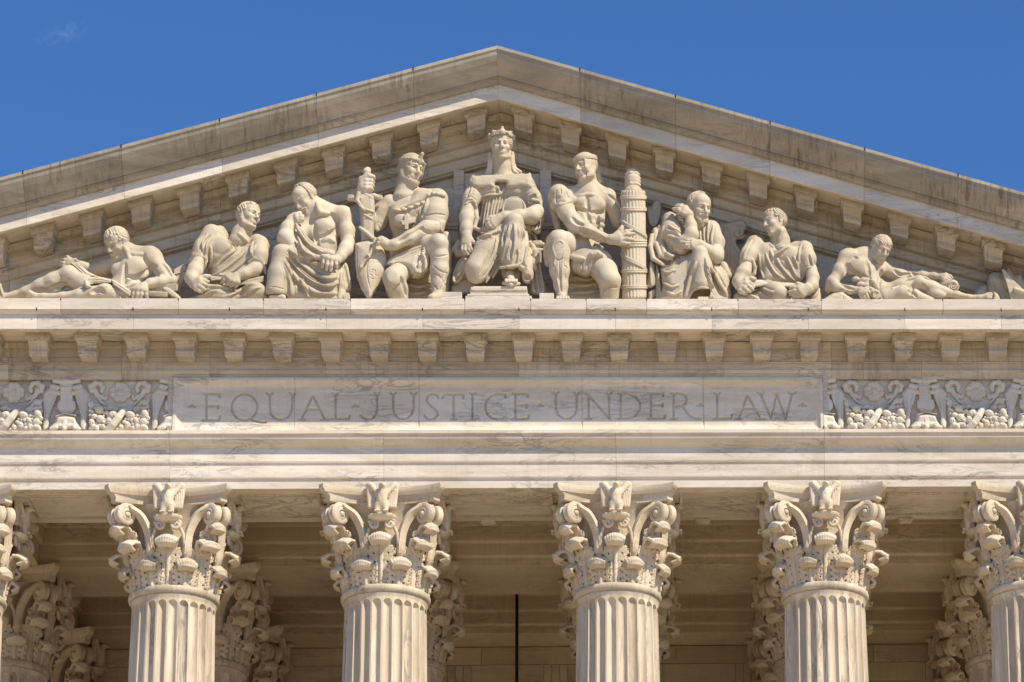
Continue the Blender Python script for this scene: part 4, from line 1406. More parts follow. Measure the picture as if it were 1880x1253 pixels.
# 1: reclining reader at the left
def fig_reader():
    g = Fig((0, 400, 5.222), (-70, 10, 1780, 800), (-260, 340))
    f = 'body'
    # torso
    g.c(f, [(1290, 420, -10, 120), (1260, 560, 20, 135), (1200, 680, 10, 130), (1060, 740, 10, 110)], 60)
    g.e(f, (1300, 480, 60), (130, 110, 105), 50, ang=-12)
    g.c(f, [(1170, 430, -30, 80), (1040, 470, -70, 85)], 50)
    g.c(f, [(1250, 350, 0, 85), (1430, 360, 30, 85)], 60)
    # neck
    g.c(f, [(1150, 300, 30, 75), (1210, 320, 20, 80), (1290, 390, 0, 95)], 40)
    g.head((1118, 245, 55), 300, yaw=-38, pitch=-38, roll=-8, hair='side', line=.30, seed=1)
    # near arm
    g.e(f, (1455, 385, 50), (105, 100, 95), 50, ang=30)
    g.c(f, [(1470, 400, 50, 82), (1560, 520, 70, 72), (1640, 600, 80, 54)], 40)
    g.e(f, (1530, 480, 95), (75, 50, 50), 30, ang=55)
    g.c(f, [(1640, 602, 85, 55), (1540, 615, 115, 56), (1440, 630, 150, 46), (1370, 665, 180, 36)], 25)
    g.hand(f, (1375, 660, 185), [[(1300, 690, 215), (1280, 730, 215), (1272, 775, 195)], [(1330, 690, 225), (1318, 735, 228), (1312, 775, 205)], [(1362, 692, 225), (1356, 735, 228), (1352, 772, 205)], [(1395, 700, 215), (1402, 738, 215), (1410, 765, 195)]], [(1320, 660, 190), (1270, 690, 190), (1255, 720, 180)], rw=38, rf=20, k=12)
    # far arm going to the book
    g.c(f, [(1010, 480, -60, 84), (900, 510, -80, 66), (780, 470, -40, 50), (690, 440, 0, 40)], 25)
    g.hand(f, (690, 440, 0), [[(650, 450, 30), (610, 462, 40), (585, 455, 25)], [(650, 432, 35), (612, 436, 48), (588, 432, 30)], [(655, 415, 40), (622, 405, 50), (600, 408, 30)], [(668, 405, 40), (650, 380, 45), (640, 376, 25)]], None, rw=36, rf=19, k=12)
    g.c(f, [(690, 415, 20, 20), (720, 405, 25, 17), (745, 418, 15, 14)], 8)
    # raised leg
    g.c(f, [(1060, 740, 0, 110), (820, 650, 60, 105), (670, 560, 80, 92)], 40)
    g.e(f, (665, 545, 105), (78, 85, 75), 30)
    g.c(f, [(650, 550, 80, 80), (520, 620, 50, 92), (400, 665, 20, 80), (250, 715, 0, 52), (130, 745, -10, 36)], 30)
    g.c(f, [(150, 742, -10, 38), (40, 752, 10, 26), (-30, 752, 20, 22)], 20)
    g.e(f, (500, 680, 60), (95, 48, 50), 25, ang=18)
    # lowered leg
    g.c(f, [(1150, 760, 100, 90), (1010, 715, 150, 80), (900, 722, 150, 62), (760, 742, 140, 55), (600, 756, 130, 38), (420, 758, 130, 30), (330, 752, 135, 30)], 30)
    g.e(f, (1010, 705, 185), (75, 62, 55), 25)
    g.c(f, [(330, 750, 135, 32), (290, 725, 140, 26), (280, 705, 140, 16)], 12)
    for i in range(4): g.c(f, [(300, 725 + i * 9, 150 - i * 6, 14), (262, 722 + i * 13, 150 - i * 6, 11)], 4)
    # muscles
    g.e(f, (1300, 470, 120), (105, 80, 60), 25, ang=-10); g.e(f, (1130, 500, 60), (70, 65, 50), 30, ang=20)
    g.e(f, (1270, 640, 100), (62, 48, 45), 25)
    g.sts(f, [[(1375, 345), (1385, 400), (1430, 450), (1500, 470)], [(1200, 440), (1198, 520), (1190, 600), (1205, 680)], [(1215, 560), (1290, 570), (1380, 535), (1410, 500)], [(1215, 640), (1270, 600), (1360, 590)], [(1440, 460), (1490, 520), (1520, 560)]], 12, mode='-', k=22)
    g.sts(f, [[(1230, 330), (1290, 355), (1370, 350)], [(1190, 280), (1220, 330), (1240, 390)]], 12, k=24)
    g.st(f, [(1360, 585), (1430, 520), (1440, 570)], 16, k=25)
    g.st(f, [(1560, 440), (1600, 500), (1640, 560)], 10, mode='-', k=20)
    g.sts(f, [[(560, 530), (600, 600), (645, 705)]], 5, mode='-', k=4)
    g.sts(f, [[(350, 690), (450, 700), (560, 650), (640, 630)], [(880, 720), (950, 690), (1000, 720)]], 14, mode='-', k=25)
    # cloth round the hips
    r = 'robe'
    g.pil(r, [(1090, 690), (1150, 660), (1260, 740), (1270, 790), (1120, 800)], 120, 190, 60)
    g.folds(r, [[(1110, 690), (1150, 740), (1170, 790)], [(1140, 680), (1200, 740), (1240, 785)]], 14)
    g.pil(r, [(740, 560), (800, 610), (860, 690), (760, 720), (600, 735), (640, 690), (730, 690)], 40, 110, 50)
    g.folds(r, [[(750, 580), (750, 650), (725, 710)], [(790, 620), (770, 690)]], 10)
    root = statue('statue', g.P(1200, 700), 'reclining bare-chested man reading a large open book, left end of the pediment', GRP)
    g.build(root)
    # the open book
    b = Fig((0, 400, 5.222), (620, 360, 1300, 800), (-60, 340))
    k = 'book'
    b.pil(k, [(665, 430), (745, 425), (850, 520), (935, 560), (860, 575), (845, 640), (805, 620), (790, 570), (740, 510)], 70, 150, 16, back=60, smooth=False)
    b.pil(k, [(805, 615), (860, 572), (940, 562), (1065, 590), (1075, 632), (900, 640), (830, 670)], 130, 215, 18, back=80, smooth=False)
    b.pil(k, [(1060, 590), (1100, 600), (1265, 705), (1255, 770), (1080, 650)], 140, 230, 16, back=80, smooth=False)
    b.c(k, [(820, 610, 215, 18), (835, 655, 215, 20), (870, 668, 210, 12)], 10)
    b.sts(k, [[(690, 425), (790, 510), (845, 570), (835, 620)], [(675, 435), (770, 520), (825, 580), (815, 615)], [(705, 420), (810, 500), (862, 560)]], 4.5, mode='-', k=3)
    b.sts(k, [[(865, 585), (960, 578), (1060, 600)], [(855, 605), (960, 598), (1068, 615)], [(850, 625), (950, 618), (1070, 628)]], 4.5, mode='-', k=3)
    b.sts(k, [[(1080, 615), (1180, 680), (1258, 735)], [(1080, 635), (1170, 700), (1256, 755)]], 4, mode='-', k=3)
    root = statue('open_book', b.P(950, 620), 'large open book propped on the knee of the reclining reader', None, 'book')
    b.build(root, names={'book': 'pages'})
    # closed books under his arm
    b = Fig((0, 400, 5.222), (1380, 430, 1830, 800), (-200, 260))
    b.pil('block', [(1660, 500), (1760, 445), (1800, 450), (1790, 540), (1730, 710), (1640, 680)], -120, -20, 12, back=-180, smooth=False)
    b.pil('block', [(1640, 545), (1785, 500), (1790, 515), (1645, 560)], -60, -2, 10, back=-120, smooth=False)
    b.b('block', (1560, 690, 60), (150, 36, 60), 2, ang=-6, rd=5); b.b('block', (1500, 735, 110), (110, 22, 60), 2, ang=4, rd=5)
    b.pil('block', [(1560, 660), (1620, 670), (1740, 765), (1700, 790), (1560, 700)], 70, 140, 20, back=20)
    b.sts('block', [[(1425, 700), (1480, 690), (1550, 680)], [(1425, 740), (1540, 735)]], 4, mode='-', k=3)
    root = statue('book_stack', b.P(1600, 690), 'closed books stacked under the elbow of the reclining reader', None, 'books')
    b.build(root)


# 2: draped man turning his head to the right
def fig_draped_left():
    g = Fig((320, 350, 5.967), (30, 90, 1080, 1230), (-240, 360))
    f = 'body'; r = 'robe'
    g.c(f, [(770, 400, -10, 95), (740, 480, -20, 105), (720, 560, -20, 120)], 30)
    g.head((815, 285, 20), 335, yaw=50, pitch=-6, roll=-6, hair='short', line=.34, seed=2)
    g.sts(f, [[(700, 470), (760, 520), (800, 570)]], 12, k=22)
    # tunic
    g.pil(r, [(430, 388), (530, 395), (600, 545), (690, 590), (770, 570), (880, 480), (970, 498), (1020, 545), (1042, 640), (1035, 780), (1000, 930), (960, 1010), (700, 1060), (380, 1040), (370, 900), (320, 760), (290, 690), (300, 560), (350, 450)], -40, 110, 150, back=-160)
    g.e(r, (500, 650, 90), (150, 140, 70), 60)
    g.c(r, [(410, 480, 40, 110), (320, 640, 70, 105), (270, 740, 90, 85)], 50)
    g.c(r, [(940, 590, 30, 95), (930, 720, 70, 100), (920, 820, 80, 85)], 50)
    # sleeve mouths
    g.e(r, (262, 800, 150), (84, 66, 90), 10, ang=20, mode='-')
    g.c(r, [(182, 770, 110, 20), (215, 705, 130, 22), (285, 700, 140, 22), (345, 745, 135, 22), (350, 810, 120, 20), (320, 860, 100, 16)], 12)
    g.c(r, [(200, 690, 90, 22), (270, 630, 80, 18)], 12)
    g.e(r, (900, 850, 160), (85, 85, 80), 10, mode='-')
    g.c(r, [(820, 790, 130, 18), (880, 745, 150, 20), (950, 760, 140, 20), (985, 820, 120, 20), (1000, 910, 90, 18)], 12)
    # neckline
    g.st(r, [(535, 395), (590, 500), (650, 565), (720, 585), (775, 570)], 11, k=10, on=[r])
    g.folds(r, [[(770, 580), (650, 660), (500, 780), (410, 900)], [(870, 560), (720, 720), (560, 850), (440, 930)], [(890, 600), (800, 740), (640, 880), (540, 930)], [(420, 500), (350, 600), (345, 720)], [(360, 480), (310, 580), (320, 680)], [(590, 530), (660, 590), (690, 640)]], 13)
    g.folds(r, [[(860, 560), (840, 650), (850, 720)], [(400, 620), (400, 760), (370, 860)]], 12)
    g.st(r, [(485, 920), (530, 930), (580, 925)], 10, k=10)
    # forearms
    g.c(f, [(265, 780, 110, 70), (225, 880, 130, 84), (190, 960, 160, 74), (215, 1020, 190, 60)], 30)
    g.hand(f, (215, 1000, 190), [[(280, 980, 240), (330, 990, 235), (370, 1000, 215)], [(285, 1010, 245), (330, 1030, 240), (362, 1040, 215)], [(270, 1045, 240), (310, 1070, 235), (335, 1085, 210)], [(240, 1070, 230), (275, 1100, 225), (300, 1110, 205)]], [(290, 960, 220), (340, 945, 225), (385, 942, 215)], rw=58, rf=24, k=14)
    g.c(f, [(930, 830, 70, 82), (880, 870, 110, 80), (760, 915, 180, 60), (680, 945, 210, 50)], 30)
    g.hand(f, (670, 950, 215), [[(590, 960, 240), (550, 985, 235), (520, 1010, 210)], [(615, 985, 250), (590, 1020, 240), (570, 1030, 215)], [(650, 1000, 250), (630, 1035, 240), (615, 1048, 215)], [(690, 1005, 240), (680, 1040, 230), (670, 1055, 210)]], [(610, 930, 225), (570, 940, 225), (540, 960, 215)], rw=46, rf=24, k=14)
    # lap
    g.pil(r, [(40, 1150), (70, 1180), (200, 1165), (330, 1105), (420, 1035), (540, 1015), (700, 1060), (800, 1015), (900, 1003), (975, 1050), (1000, 1100), (985, 1220), (20, 1230)], 60, 190, 90, back=-60)
    g.e(r, (880, 1100, 190), (120, 100, 90), 40)
    g.e(r, (470, 1120, 150), (180, 80, 80), 50, ang=18)
    g.folds(r, [[(540, 1175), (680, 1120), (800, 1040), (870, 1010)], [(620, 1185), (760, 1150), (870, 1080), (940, 1060)], [(380, 1050), (480, 1050), (600, 1070), (680, 1070)], [(230, 1165), (350, 1140), (460, 1080)]], 13)
    root = statue('statue', g.P(600, 1100), 'seated man in a tunic, head turned to the viewer\'s right, second from the left', GRP)
    g.build(root)
    b = Fig((320, 350, 5.967), (270, 880, 1060, 1090), (60, 300))
    k = 'pages'
    b.pil(k, [(300, 945), (380, 935), (560, 950), (560, 985), (400, 995), (380, 960)], 170, 215, 14, back=120, smooth=False)
    b.pil(k, [(740, 985), (990, 930), (990, 1010), (940, 1020), (740, 1040), (690, 1060)], 120, 180, 14, back=80, smooth=False)
    b.sts(k, [[(740, 1000), (860, 965), (985, 950)], [(730, 1020), (860, 985), (985, 970)], [(400, 975), (480, 960), (555, 962)]], 4, mode='-', k=3)
    root = statue('document', b.P(700, 1000), 'thin sheaf of sheets held by the seated man in a tunic', None, 'book')
    b.build(root)


# 3: thinker with a bare shoulder, chin on his hand
def fig_thinker():
    g = Fig((470, 320, 5.22), (60, 80, 990, 1220), (-240, 340))
    f = 'body'; r = 'robe'
    g.c(f, [(660, 440, -20, 150), (660, 580, 0, 130), (660, 720, 20, 130)], 60)
    g.c(f, [(560, 380, -20, 110), (800, 400, 0, 95)], 60)
    g.c(f, [(540, 280, 20, 85), (600, 340, 0, 95), (670, 400, -10, 110)], 40)
    g.head((470, 240, 60), 300, yaw=-45, pitch=-40, roll=4, hair='receding', seed=3, mous=True, beard=False)
    # shoulder and arm on the right
    g.e(f, (845, 405, 40), (92, 100, 90), 45)
    g.c(f, [(850, 420, 40, 84), (875, 540, 60, 74), (885, 650, 80, 62)], 30)
    g.e(f, (860, 560, 95), (58, 80, 50), 30)
    g.c(f, [(885, 655, 85, 62), (860, 720, 130, 66), (810, 790, 180, 50), (775, 830, 210, 42)], 25)
    g.hand(f, (770, 820, 215), [[(660, 800, 240), (645, 850, 245), (640, 890, 225)], [(692, 812, 252), (682, 870, 255), (678, 915, 230)], [(725, 818, 252), (722, 875, 255), (716, 925, 230)], [(758, 825, 240), (768, 865, 240), (775, 895, 220)]], [(690, 790, 220), (640, 790, 225), (622, 810, 215)], rw=40, rf=19, k=12)
    # pectorals and belly
    g.e(f, (660, 510, 110), (95, 75, 60), 28, ang=8); g.e(f, (530, 560, 70), (60, 62, 45), 30)
    g.e(f, (690, 660, 100), (80, 60, 45), 30); g.e(f, (640, 700, 100), (60, 45, 40), 25)
    g.sts(f, [[(560, 420), (640, 400), (720, 390)], [(720, 380), (760, 430), (790, 480)], [(570, 590), (640, 600), (740, 555), (770, 520)], [(560, 480), (570, 560), (580, 640), (600, 690)], [(780, 470), (790, 560), (820, 610)]], 12, mode='-', k=22)
    g.sts(f, [[(590, 320), (640, 370), (700, 380)], [(585, 270), (600, 330), (620, 400)], [(640, 640), (700, 620), (750, 650)]], 12, k=24)
    g.c(f, [(695, 535, 158, 7)], 8)
    # supporting arm
    g.c(f, [(520, 440, -20, 80), (430, 580, 40, 75), (370, 690, 100, 62)], 40)
    g.c(f, [(340, 680, 130, 64), (285, 610, 140, 78), (300, 520, 130, 66), (345, 440, 110, 50), (375, 410, 100, 46)], 25)
    g.hand(f, (360, 430, 110), [[(385, 395, 150), (420, 385, 155), (450, 400, 140)], [(390, 415, 155), (425, 408, 160), (452, 418, 140)], [(395, 435, 150), (425, 430, 155), (450, 436, 140)], [(395, 452, 140), (420, 450, 145), (440, 452, 130)]], [(385, 400, 140), (405, 378, 140), (425, 372, 125)], rw=44, rf=18, k=12)
    # lower robe
    g.pil(r, [(160, 790), (185, 710), (240, 678), (310, 690), (360, 750), (480, 800), (620, 800), (740, 780), (800, 870), (795, 1000), (790, 1220), (340, 1220), (240, 1170), (120, 1160), (95, 1115), (130, 960)], 20, 160, 110, back=-100)
    g.c(r, [(650, 820, 40, 130), (430, 790, 110, 110), (250, 760, 180, 80)], 60)
    g.c(r, [(245, 760, 180, 82), (215, 950, 170, 92), (190, 1120, 160, 100)], 40)
    g.c(r, [(700, 860, 80, 110), (730, 1050, 120, 90), (740, 1200, 120, 80)], 60)
    g.b(r, (190, 1180, 170), (90, 26, 120), 14, mode='-', rd=10)
    g.folds(r, [[(320, 720), (430, 850), (560, 960), (680, 1000), (785, 985)], [(310, 790), (430, 930), (560, 1030), (690, 1075), (790, 1045)], [(300, 850), (390, 1000), (520, 1110), (640, 1150), (780, 1140)], [(285, 830), (325, 1000), (340, 1160)], [(340, 740), (450, 800), (560, 860), (640, 850)], [(430, 980), (470, 1100), (520, 1190)]], 16)
    g.sts(r, [[(130, 1080), (200, 1085), (290, 1110)]], 5, mode='-', k=4)
    # drape hanging from the raised hand across the lap
    g.folds(r, [[(380, 470), (430, 560), (500, 650), (600, 730), (745, 765)], [(400, 600), (430, 700), (520, 780), (625, 800)]], 20)
    g.c(r, [(370, 470, 60, 30), (430, 580, 110, 36), (510, 680, 150, 36), (620, 750, 170, 30), (740, 772, 170, 20)], 20)
    g.c(r, [(400, 600, 80, 30), (430, 700, 130, 36), (510, 780, 170, 34), (620, 810, 180, 24)], 20)
    g.folds(r, [[(385, 500), (440, 590), (520, 680), (640, 750)], [(415, 640), (460, 730), (560, 790)]], 9)
    # side fall of cloth
    g.pil(r, [(800, 870), (860, 815), (900, 980), (920, 1110), (880, 1140), (810, 1220), (770, 1220)], 20, 120, 50, back=-60)
    g.folds(r, [[(820, 880), (810, 1000), (790, 1180)], [(860, 850), (880, 960), (905, 1090)]], 12)
    g.c(f, [(820, 1140, 130, 42), (800, 1190, 160, 30)], 15); g.c(f, [(150, 1180, 170, 26), (260, 1180, 200, 26)], 15)
    for i in range(4): g.c(f, [(840 + i * 14, 1150, 150, 14), (850 + i * 14, 1195, 170, 11)], 4)
    root = statue('statue', g.P(500, 1100), 'bald bare-shouldered man leaning forward with his chin on his hand', GRP)
    g.build(root)


fig_reader(); fig_draped_left(); fig_thinker()
# 4: soldier with sheathed sword and shield
def fig_soldier_left():
    fr = (630, 265, 4.247)
    g = Fig(fr, (60, 30, 870, 1230), (-240, 270))
    f = 'body'; r = 'tunic'; hd = 'hood'
    # head in a mail hood with a browband
    L, B, S = g.head((528, 200, 20), 262, yaw=40, pitch=-15, roll=-4, f=f, hair='none', ears=False)
    g.v.f[hd] = np.where(g.v.f[f] < .5, g.v.f[f] - .035 * S, 1.0).astype(np.float32)
    def cut(x, y, z):
        return (np.maximum(np.maximum(np.abs(x) - .215 + .10 * np.maximum(-z - .15, 0), np.abs(z + .09) - .27), .06 - y) * S).astype(np.float32)
    g.v.local(hd, L(0, 0, 0), B / S, (-.6, -.7, -.8), (.6, .7, .7), cut, mode='-')
    for a, b in zip(np.linspace(-1.9, 1.9, 25)[:-1], np.linspace(-1.9, 1.9, 25)[1:]):
        q = lambda t: L(.355 * math.sin(t), -.05 + .435 * math.cos(t), .21 + .03 * math.cos(t))
        g.v.cone(hd, q(a), q(b), .038 * S, .038 * S, .02 * S)
    for t in (-1.2, -.7, .75, 1.2): g.v.ell(hd, L(.39 * math.sin(t), -.05 + .47 * math.cos(t), .215 + .03 * math.cos(t)), np.array([.03, .03, .03]) * S, .01 * S)
    g.v.cone(hd, L(0, .38, .18), L(0, .41, .42), .055 * S, .05 * S, .02 * S); g.v.cone(hd, L(0, .41, .43), L(0, .42, .455), .066 * S, .06 * S, .01 * S)
    g.v.cone(hd, L(-.25, .22, .12), L(-.22, .24, -.25), .018 * S, .018 * S, .02 * S); g.v.cone(hd, L(-.22, .24, -.25), L(0, .36, -.48), .018 * S, .03 * S, .02 * S)
    g.c(hd, [(490, 270, 0, 70), (485, 340, -10, 72), (480, 420, -20, 100)], 30)
    # tunic
    g.pil(r, [(330, 470), (400, 400), (470, 370), (580, 340), (690, 355), (790, 395), (800, 470), (770, 600), (700, 720), (680, 800), (400, 800), (385, 700), (365, 600), (335, 540)], -70, 70, 130, back=-160)
    g.e(r, (560, 540, 50), (170, 130, 62), 60); g.e(r, (430, 600, 20), (70, 120, 55), 50)
    # yoke with a scalloped edge
    g.pil(r, [(380, 505), (430, 475), (500, 440), (580, 350), (690, 360), (660, 440), (600, 470), (560, 485), (510, 500), (450, 520), (400, 525)], 60, 128, 40)
    for x, y in ((425, 518), (475, 512), (525, 498), (575, 478), (625, 460)): g.e(r, (x, y, 110), (28, 16, 22), 4)
    g.st(r, [(400, 535), (480, 525), (560, 498), (650, 462)], 7, mode='-', k=6)
    g.st(r, [(585, 330), (560, 365), (500, 410)], 9, k=10)
    # cross on the chest
    for (p, q) in (([(470, 560), (500, 535), (520, 560), (510, 670), (475, 670)], 0), ([(445, 600), (470, 590), (560, 575), (560, 615), (460, 640)], 0)):
        g.pil(r, p, 110, 158, 8, back=80, smooth=False)
    g.e(r, (450, 600, 110), (60, 55, 26), 20)
    # sleeve on the right
    g.c(r, [(735, 430, 40, 85), (720, 540, 70, 92), (705, 620, 80, 92)], 40)
    g.pil(r, [(615, 600), (700, 560), (790, 590), (795, 640), (770, 700), (700, 640), (640, 640)], 90, 160, 40, back=40)
    for i in range(4): g.e(r, (670 + i * 34, 385 + i * 6 + (i == 0) * 20, 110), (24, 22, 30), 6)
    g.st(r, [(640, 440), (700, 400), (790, 420), (800, 450)], 6, mode='-', k=6)
    g.e(r, (700, 690, 120), (66, 50, 70), 10, mode='-', ang=20)
    g.sts(r, [[(630, 560), (720, 545), (800, 555)]], 5, mode='-', k=5)
    g.folds(r, [[(660, 420), (640, 500), (610, 580)], [(640, 640), (560, 700), (480, 730)], [(600, 520), (610, 570), (600, 620)]], 10)
    # forearm across
    g.c(f, [(730, 640, 100, 62), (650, 660, 140, 62), (520, 730, 180, 52), (400, 785, 190, 40), (350, 790, 185, 40)], 25)
    g.e(f, (700, 655, 140), (60, 45, 45), 25)
    g.st(f, [(600, 660), (640, 680), (690, 700)], 8, mode='-', k=14); g.st(f, [(430, 760), (540, 700), (620, 650)], 8, mode='-', k=16)
    g.hand(f, (340, 785, 185), [[(310, 750, 215), (280, 745, 225), (262, 755, 215)], [(300, 770, 210), (275, 770, 220), (262, 785, 205)]], [(330, 750, 205), (300, 735, 215), (275, 738, 215)], rw=38, rf=16, k=12)
    # raised arm behind the sword, fist on the pommel
    g.c(r, [(370, 470, -40, 78), (310, 540, -60, 80), (280, 620, -50, 66)], 30)
    g.c(r, [(265, 500, -20, 24), (255, 580, -10, 22), (260, 670, -10, 24)], 14)
    g.c(f, [(270, 640, -40, 54), (200, 520, -20, 50), (160, 400, 30, 50), (165, 345, 50, 54)], 25)
    g.e(f, (178, 315, 50), (64, 78, 54), 20)
    for i, y in enumerate((258, 288, 318, 346)): g.c(f, [(140 + i * 3, y + 14, 70, 22), (180, y - 2, 92, 21), (222 - i * 3, y - 2, 88, 19), (240 - i * 4, y + 10, 60, 14)], 5)
    g.c(f, [(150, 300, 80, 22), (200, 245, 100, 20), (235, 255, 95, 17)], 6)
    # skirt and cloak
    g.pil(r, [(320, 950), (350, 905), (480, 840), (640, 770), (690, 800), (680, 960), (640, 1010), (600, 1050), (530, 1045), (500, 990), (440, 970), (380, 960)], 60, 205, 70, back=-80)
    g.c(r, [(450, 830, 40, 90), (600, 800, 60, 90)], 50)
    g.folds(r, [[(340, 920), (440, 870), (560, 820), (650, 790)], [(640, 800), (610, 880), (590, 960)], [(620, 850), (640, 940), (620, 1000)]], 12)
    g.sts(r, [[(380, 935), (450, 965), (500, 1000), (520, 1030), (560, 1010), (615, 1015)]], 8, mode='-', k=6)
    g.pil('cloak', [(470, 960), (700, 900), (860, 760), (840, 1000), (760, 1230), (470, 1230)], -80, -10, 60, back=-200)
    g.folds('cloak', [[(480, 1080), (580, 1120), (690, 1090)], [(490, 1160), (580, 1175), (690, 1150)]], 14)
    g.c('cloak', [(800, 720, -20, 40), (820, 850, -20, 34), (815, 1000, -30, 30), (790, 1180, -30, 28)], 20)
    # legs
    g.c(f, [(560, 880, 0, 80), (690, 810, 130, 78), (745, 770, 190, 70)], 40)
    g.c(f, [(745, 775, 190, 70), (752, 880, 165, 68), (750, 980, 150, 70), (742, 1100, 140, 52), (735, 1190, 140, 44)], 25)
    g.e(f, (742, 765, 235), (44, 50, 34), 20)
    g.sts(f, [[(690, 865), (745, 875), (815, 865)], [(690, 1000), (760, 1040), (810, 1120)], [(820, 960), (760, 1060), (700, 1140)], [(690, 1080), (740, 1140), (770, 1190)], [(810, 1040), (760, 1130), (710, 1180)], [(695, 940), (750, 985), (815, 1010)]], 5, mode='-', k=5)
    g.c(f, [(735, 1190, 160, 44), (690, 1200, 210, 32)], 20)
    g.c(f, [(500, 950, 40, 80), (400, 1035, 185, 82)], 40)
    g.c(f, [(392, 1050, 195, 82), (420, 1130, 140, 80), (440, 1230, 90, 70)], 25)
    g.e(f, (385, 1060, 255), (52, 60, 32), 24)
    g.sts(f, [[(340, 1100), (390, 1125), (440, 1095)], [(450, 1040), (470, 1100), (490, 1180)]], 9, mode='-', k=16)
    root = statue('statue', g.P(560, 1150), 'hooded soldier with a cross on his tunic, one fist on a sword', GRP)
    g.build(root)
    # sheathed sword wrapped in its belt
    w = Fig(fr, (20, 180, 330, 790), (-60, 240))
    k = 'scabbard'
    w.pil(k, [(108, 400), (180, 378), (245, 400), (248, 560), (240, 700), (250, 760), (140, 760), (130, 560)], 60, 125, 34, back=20, smooth=False)
    w.c('guard', [(50, 425, 70, 22), (110, 430, 85, 22), (240, 405, 85, 22), (290, 420, 70, 20)], 6); w.b('guard', (60, 420, 70), (22, 24, 22), 4, rd=6); w.b('guard', (285, 418, 70), (20, 20, 20), 4, rd=6)
    w.c('guard', [(185, 215, 50, 34), (190, 205, 50, 28)], 10); w.c('guard', [(180, 380, 60, 26), (183, 230, 55, 24)], 4)
    w.c('belt', [(120, 385, 115, 18), (110, 440, 120, 16), (150, 500, 135, 13), (235, 530, 125, 11)], 4)
    w.sts(k, [[(240, 545), (190, 560), (140, 600)], [(150, 545), (200, 570), (240, 600)], [(130, 640), (190, 690), (235, 725)], [(150, 380), (190, 400), (240, 430)], [(120, 470), (170, 520), (215, 540)]], 8, k=4)
    w.c('belt', [(130, 650, 130, 12), (190, 700, 140, 13), (235, 740, 135, 14)], 4)
    root = statue('sword', w.P(190, 740), 'sheathed sword wrapped in a belt under the hooded soldier\'s fist', None, 'sword')
    w.build(root)
    # shield below it
    w = Fig(fr, (70, 700, 370, 1230), (40, 300))
    k = 'face'
    pl = [(95, 775), (190, 745), (290, 750), (325, 850), (340, 905), (320, 1000), (270, 1110), (222, 1205), (188, 1205), (140, 1130), (105, 1030), (92, 900)]
    w.pil(k, pl, 105, 165, 130, back=70, smooth=False)
    w.sts(k, [[(112, 790), (108, 900), (122, 1020), (160, 1130), (200, 1190)], [(230, 755), (200, 880), (182, 980), (200, 1090), (225, 1160)]], 4, mode='-', k=3)
    for x, y in ((135, 790), (115, 850), (120, 985), (145, 1060), (170, 1130), (210, 765), (275, 775), (210, 1185)): w.c(k, [(x, y, 160, 7)], 2)
    for l in ([(250, 880), (300, 860), (300, 880), (330, 870)], [(190, 985), (225, 1000), (225, 980), (250, 990), (250, 1020), (280, 1030)], [(200, 1015), (225, 1025), (220, 1050), (245, 1052)], [(260, 930), (310, 910), (330, 912)]): w.st(k, l, 3.5, mode='-', k=3)
    w.c('strap', [(250, 740, 175, 15), (240, 800, 182, 15), (205, 865, 182, 15), (150, 930, 176, 15), (138, 960, 174, 18)], 4)
    w.b('strap', (182, 882, 190), (26, 20, 8), 2, ang=-32, rd=4); w.b('strap', (182, 882, 200), (14, 9, 14), 1, ang=-32, mode='-')
    root = statue('shield', w.P(210, 1180), 'pointed shield with a buckled strap beside the hooded soldier\'s knee', None, 'shield')
    w.build(root)


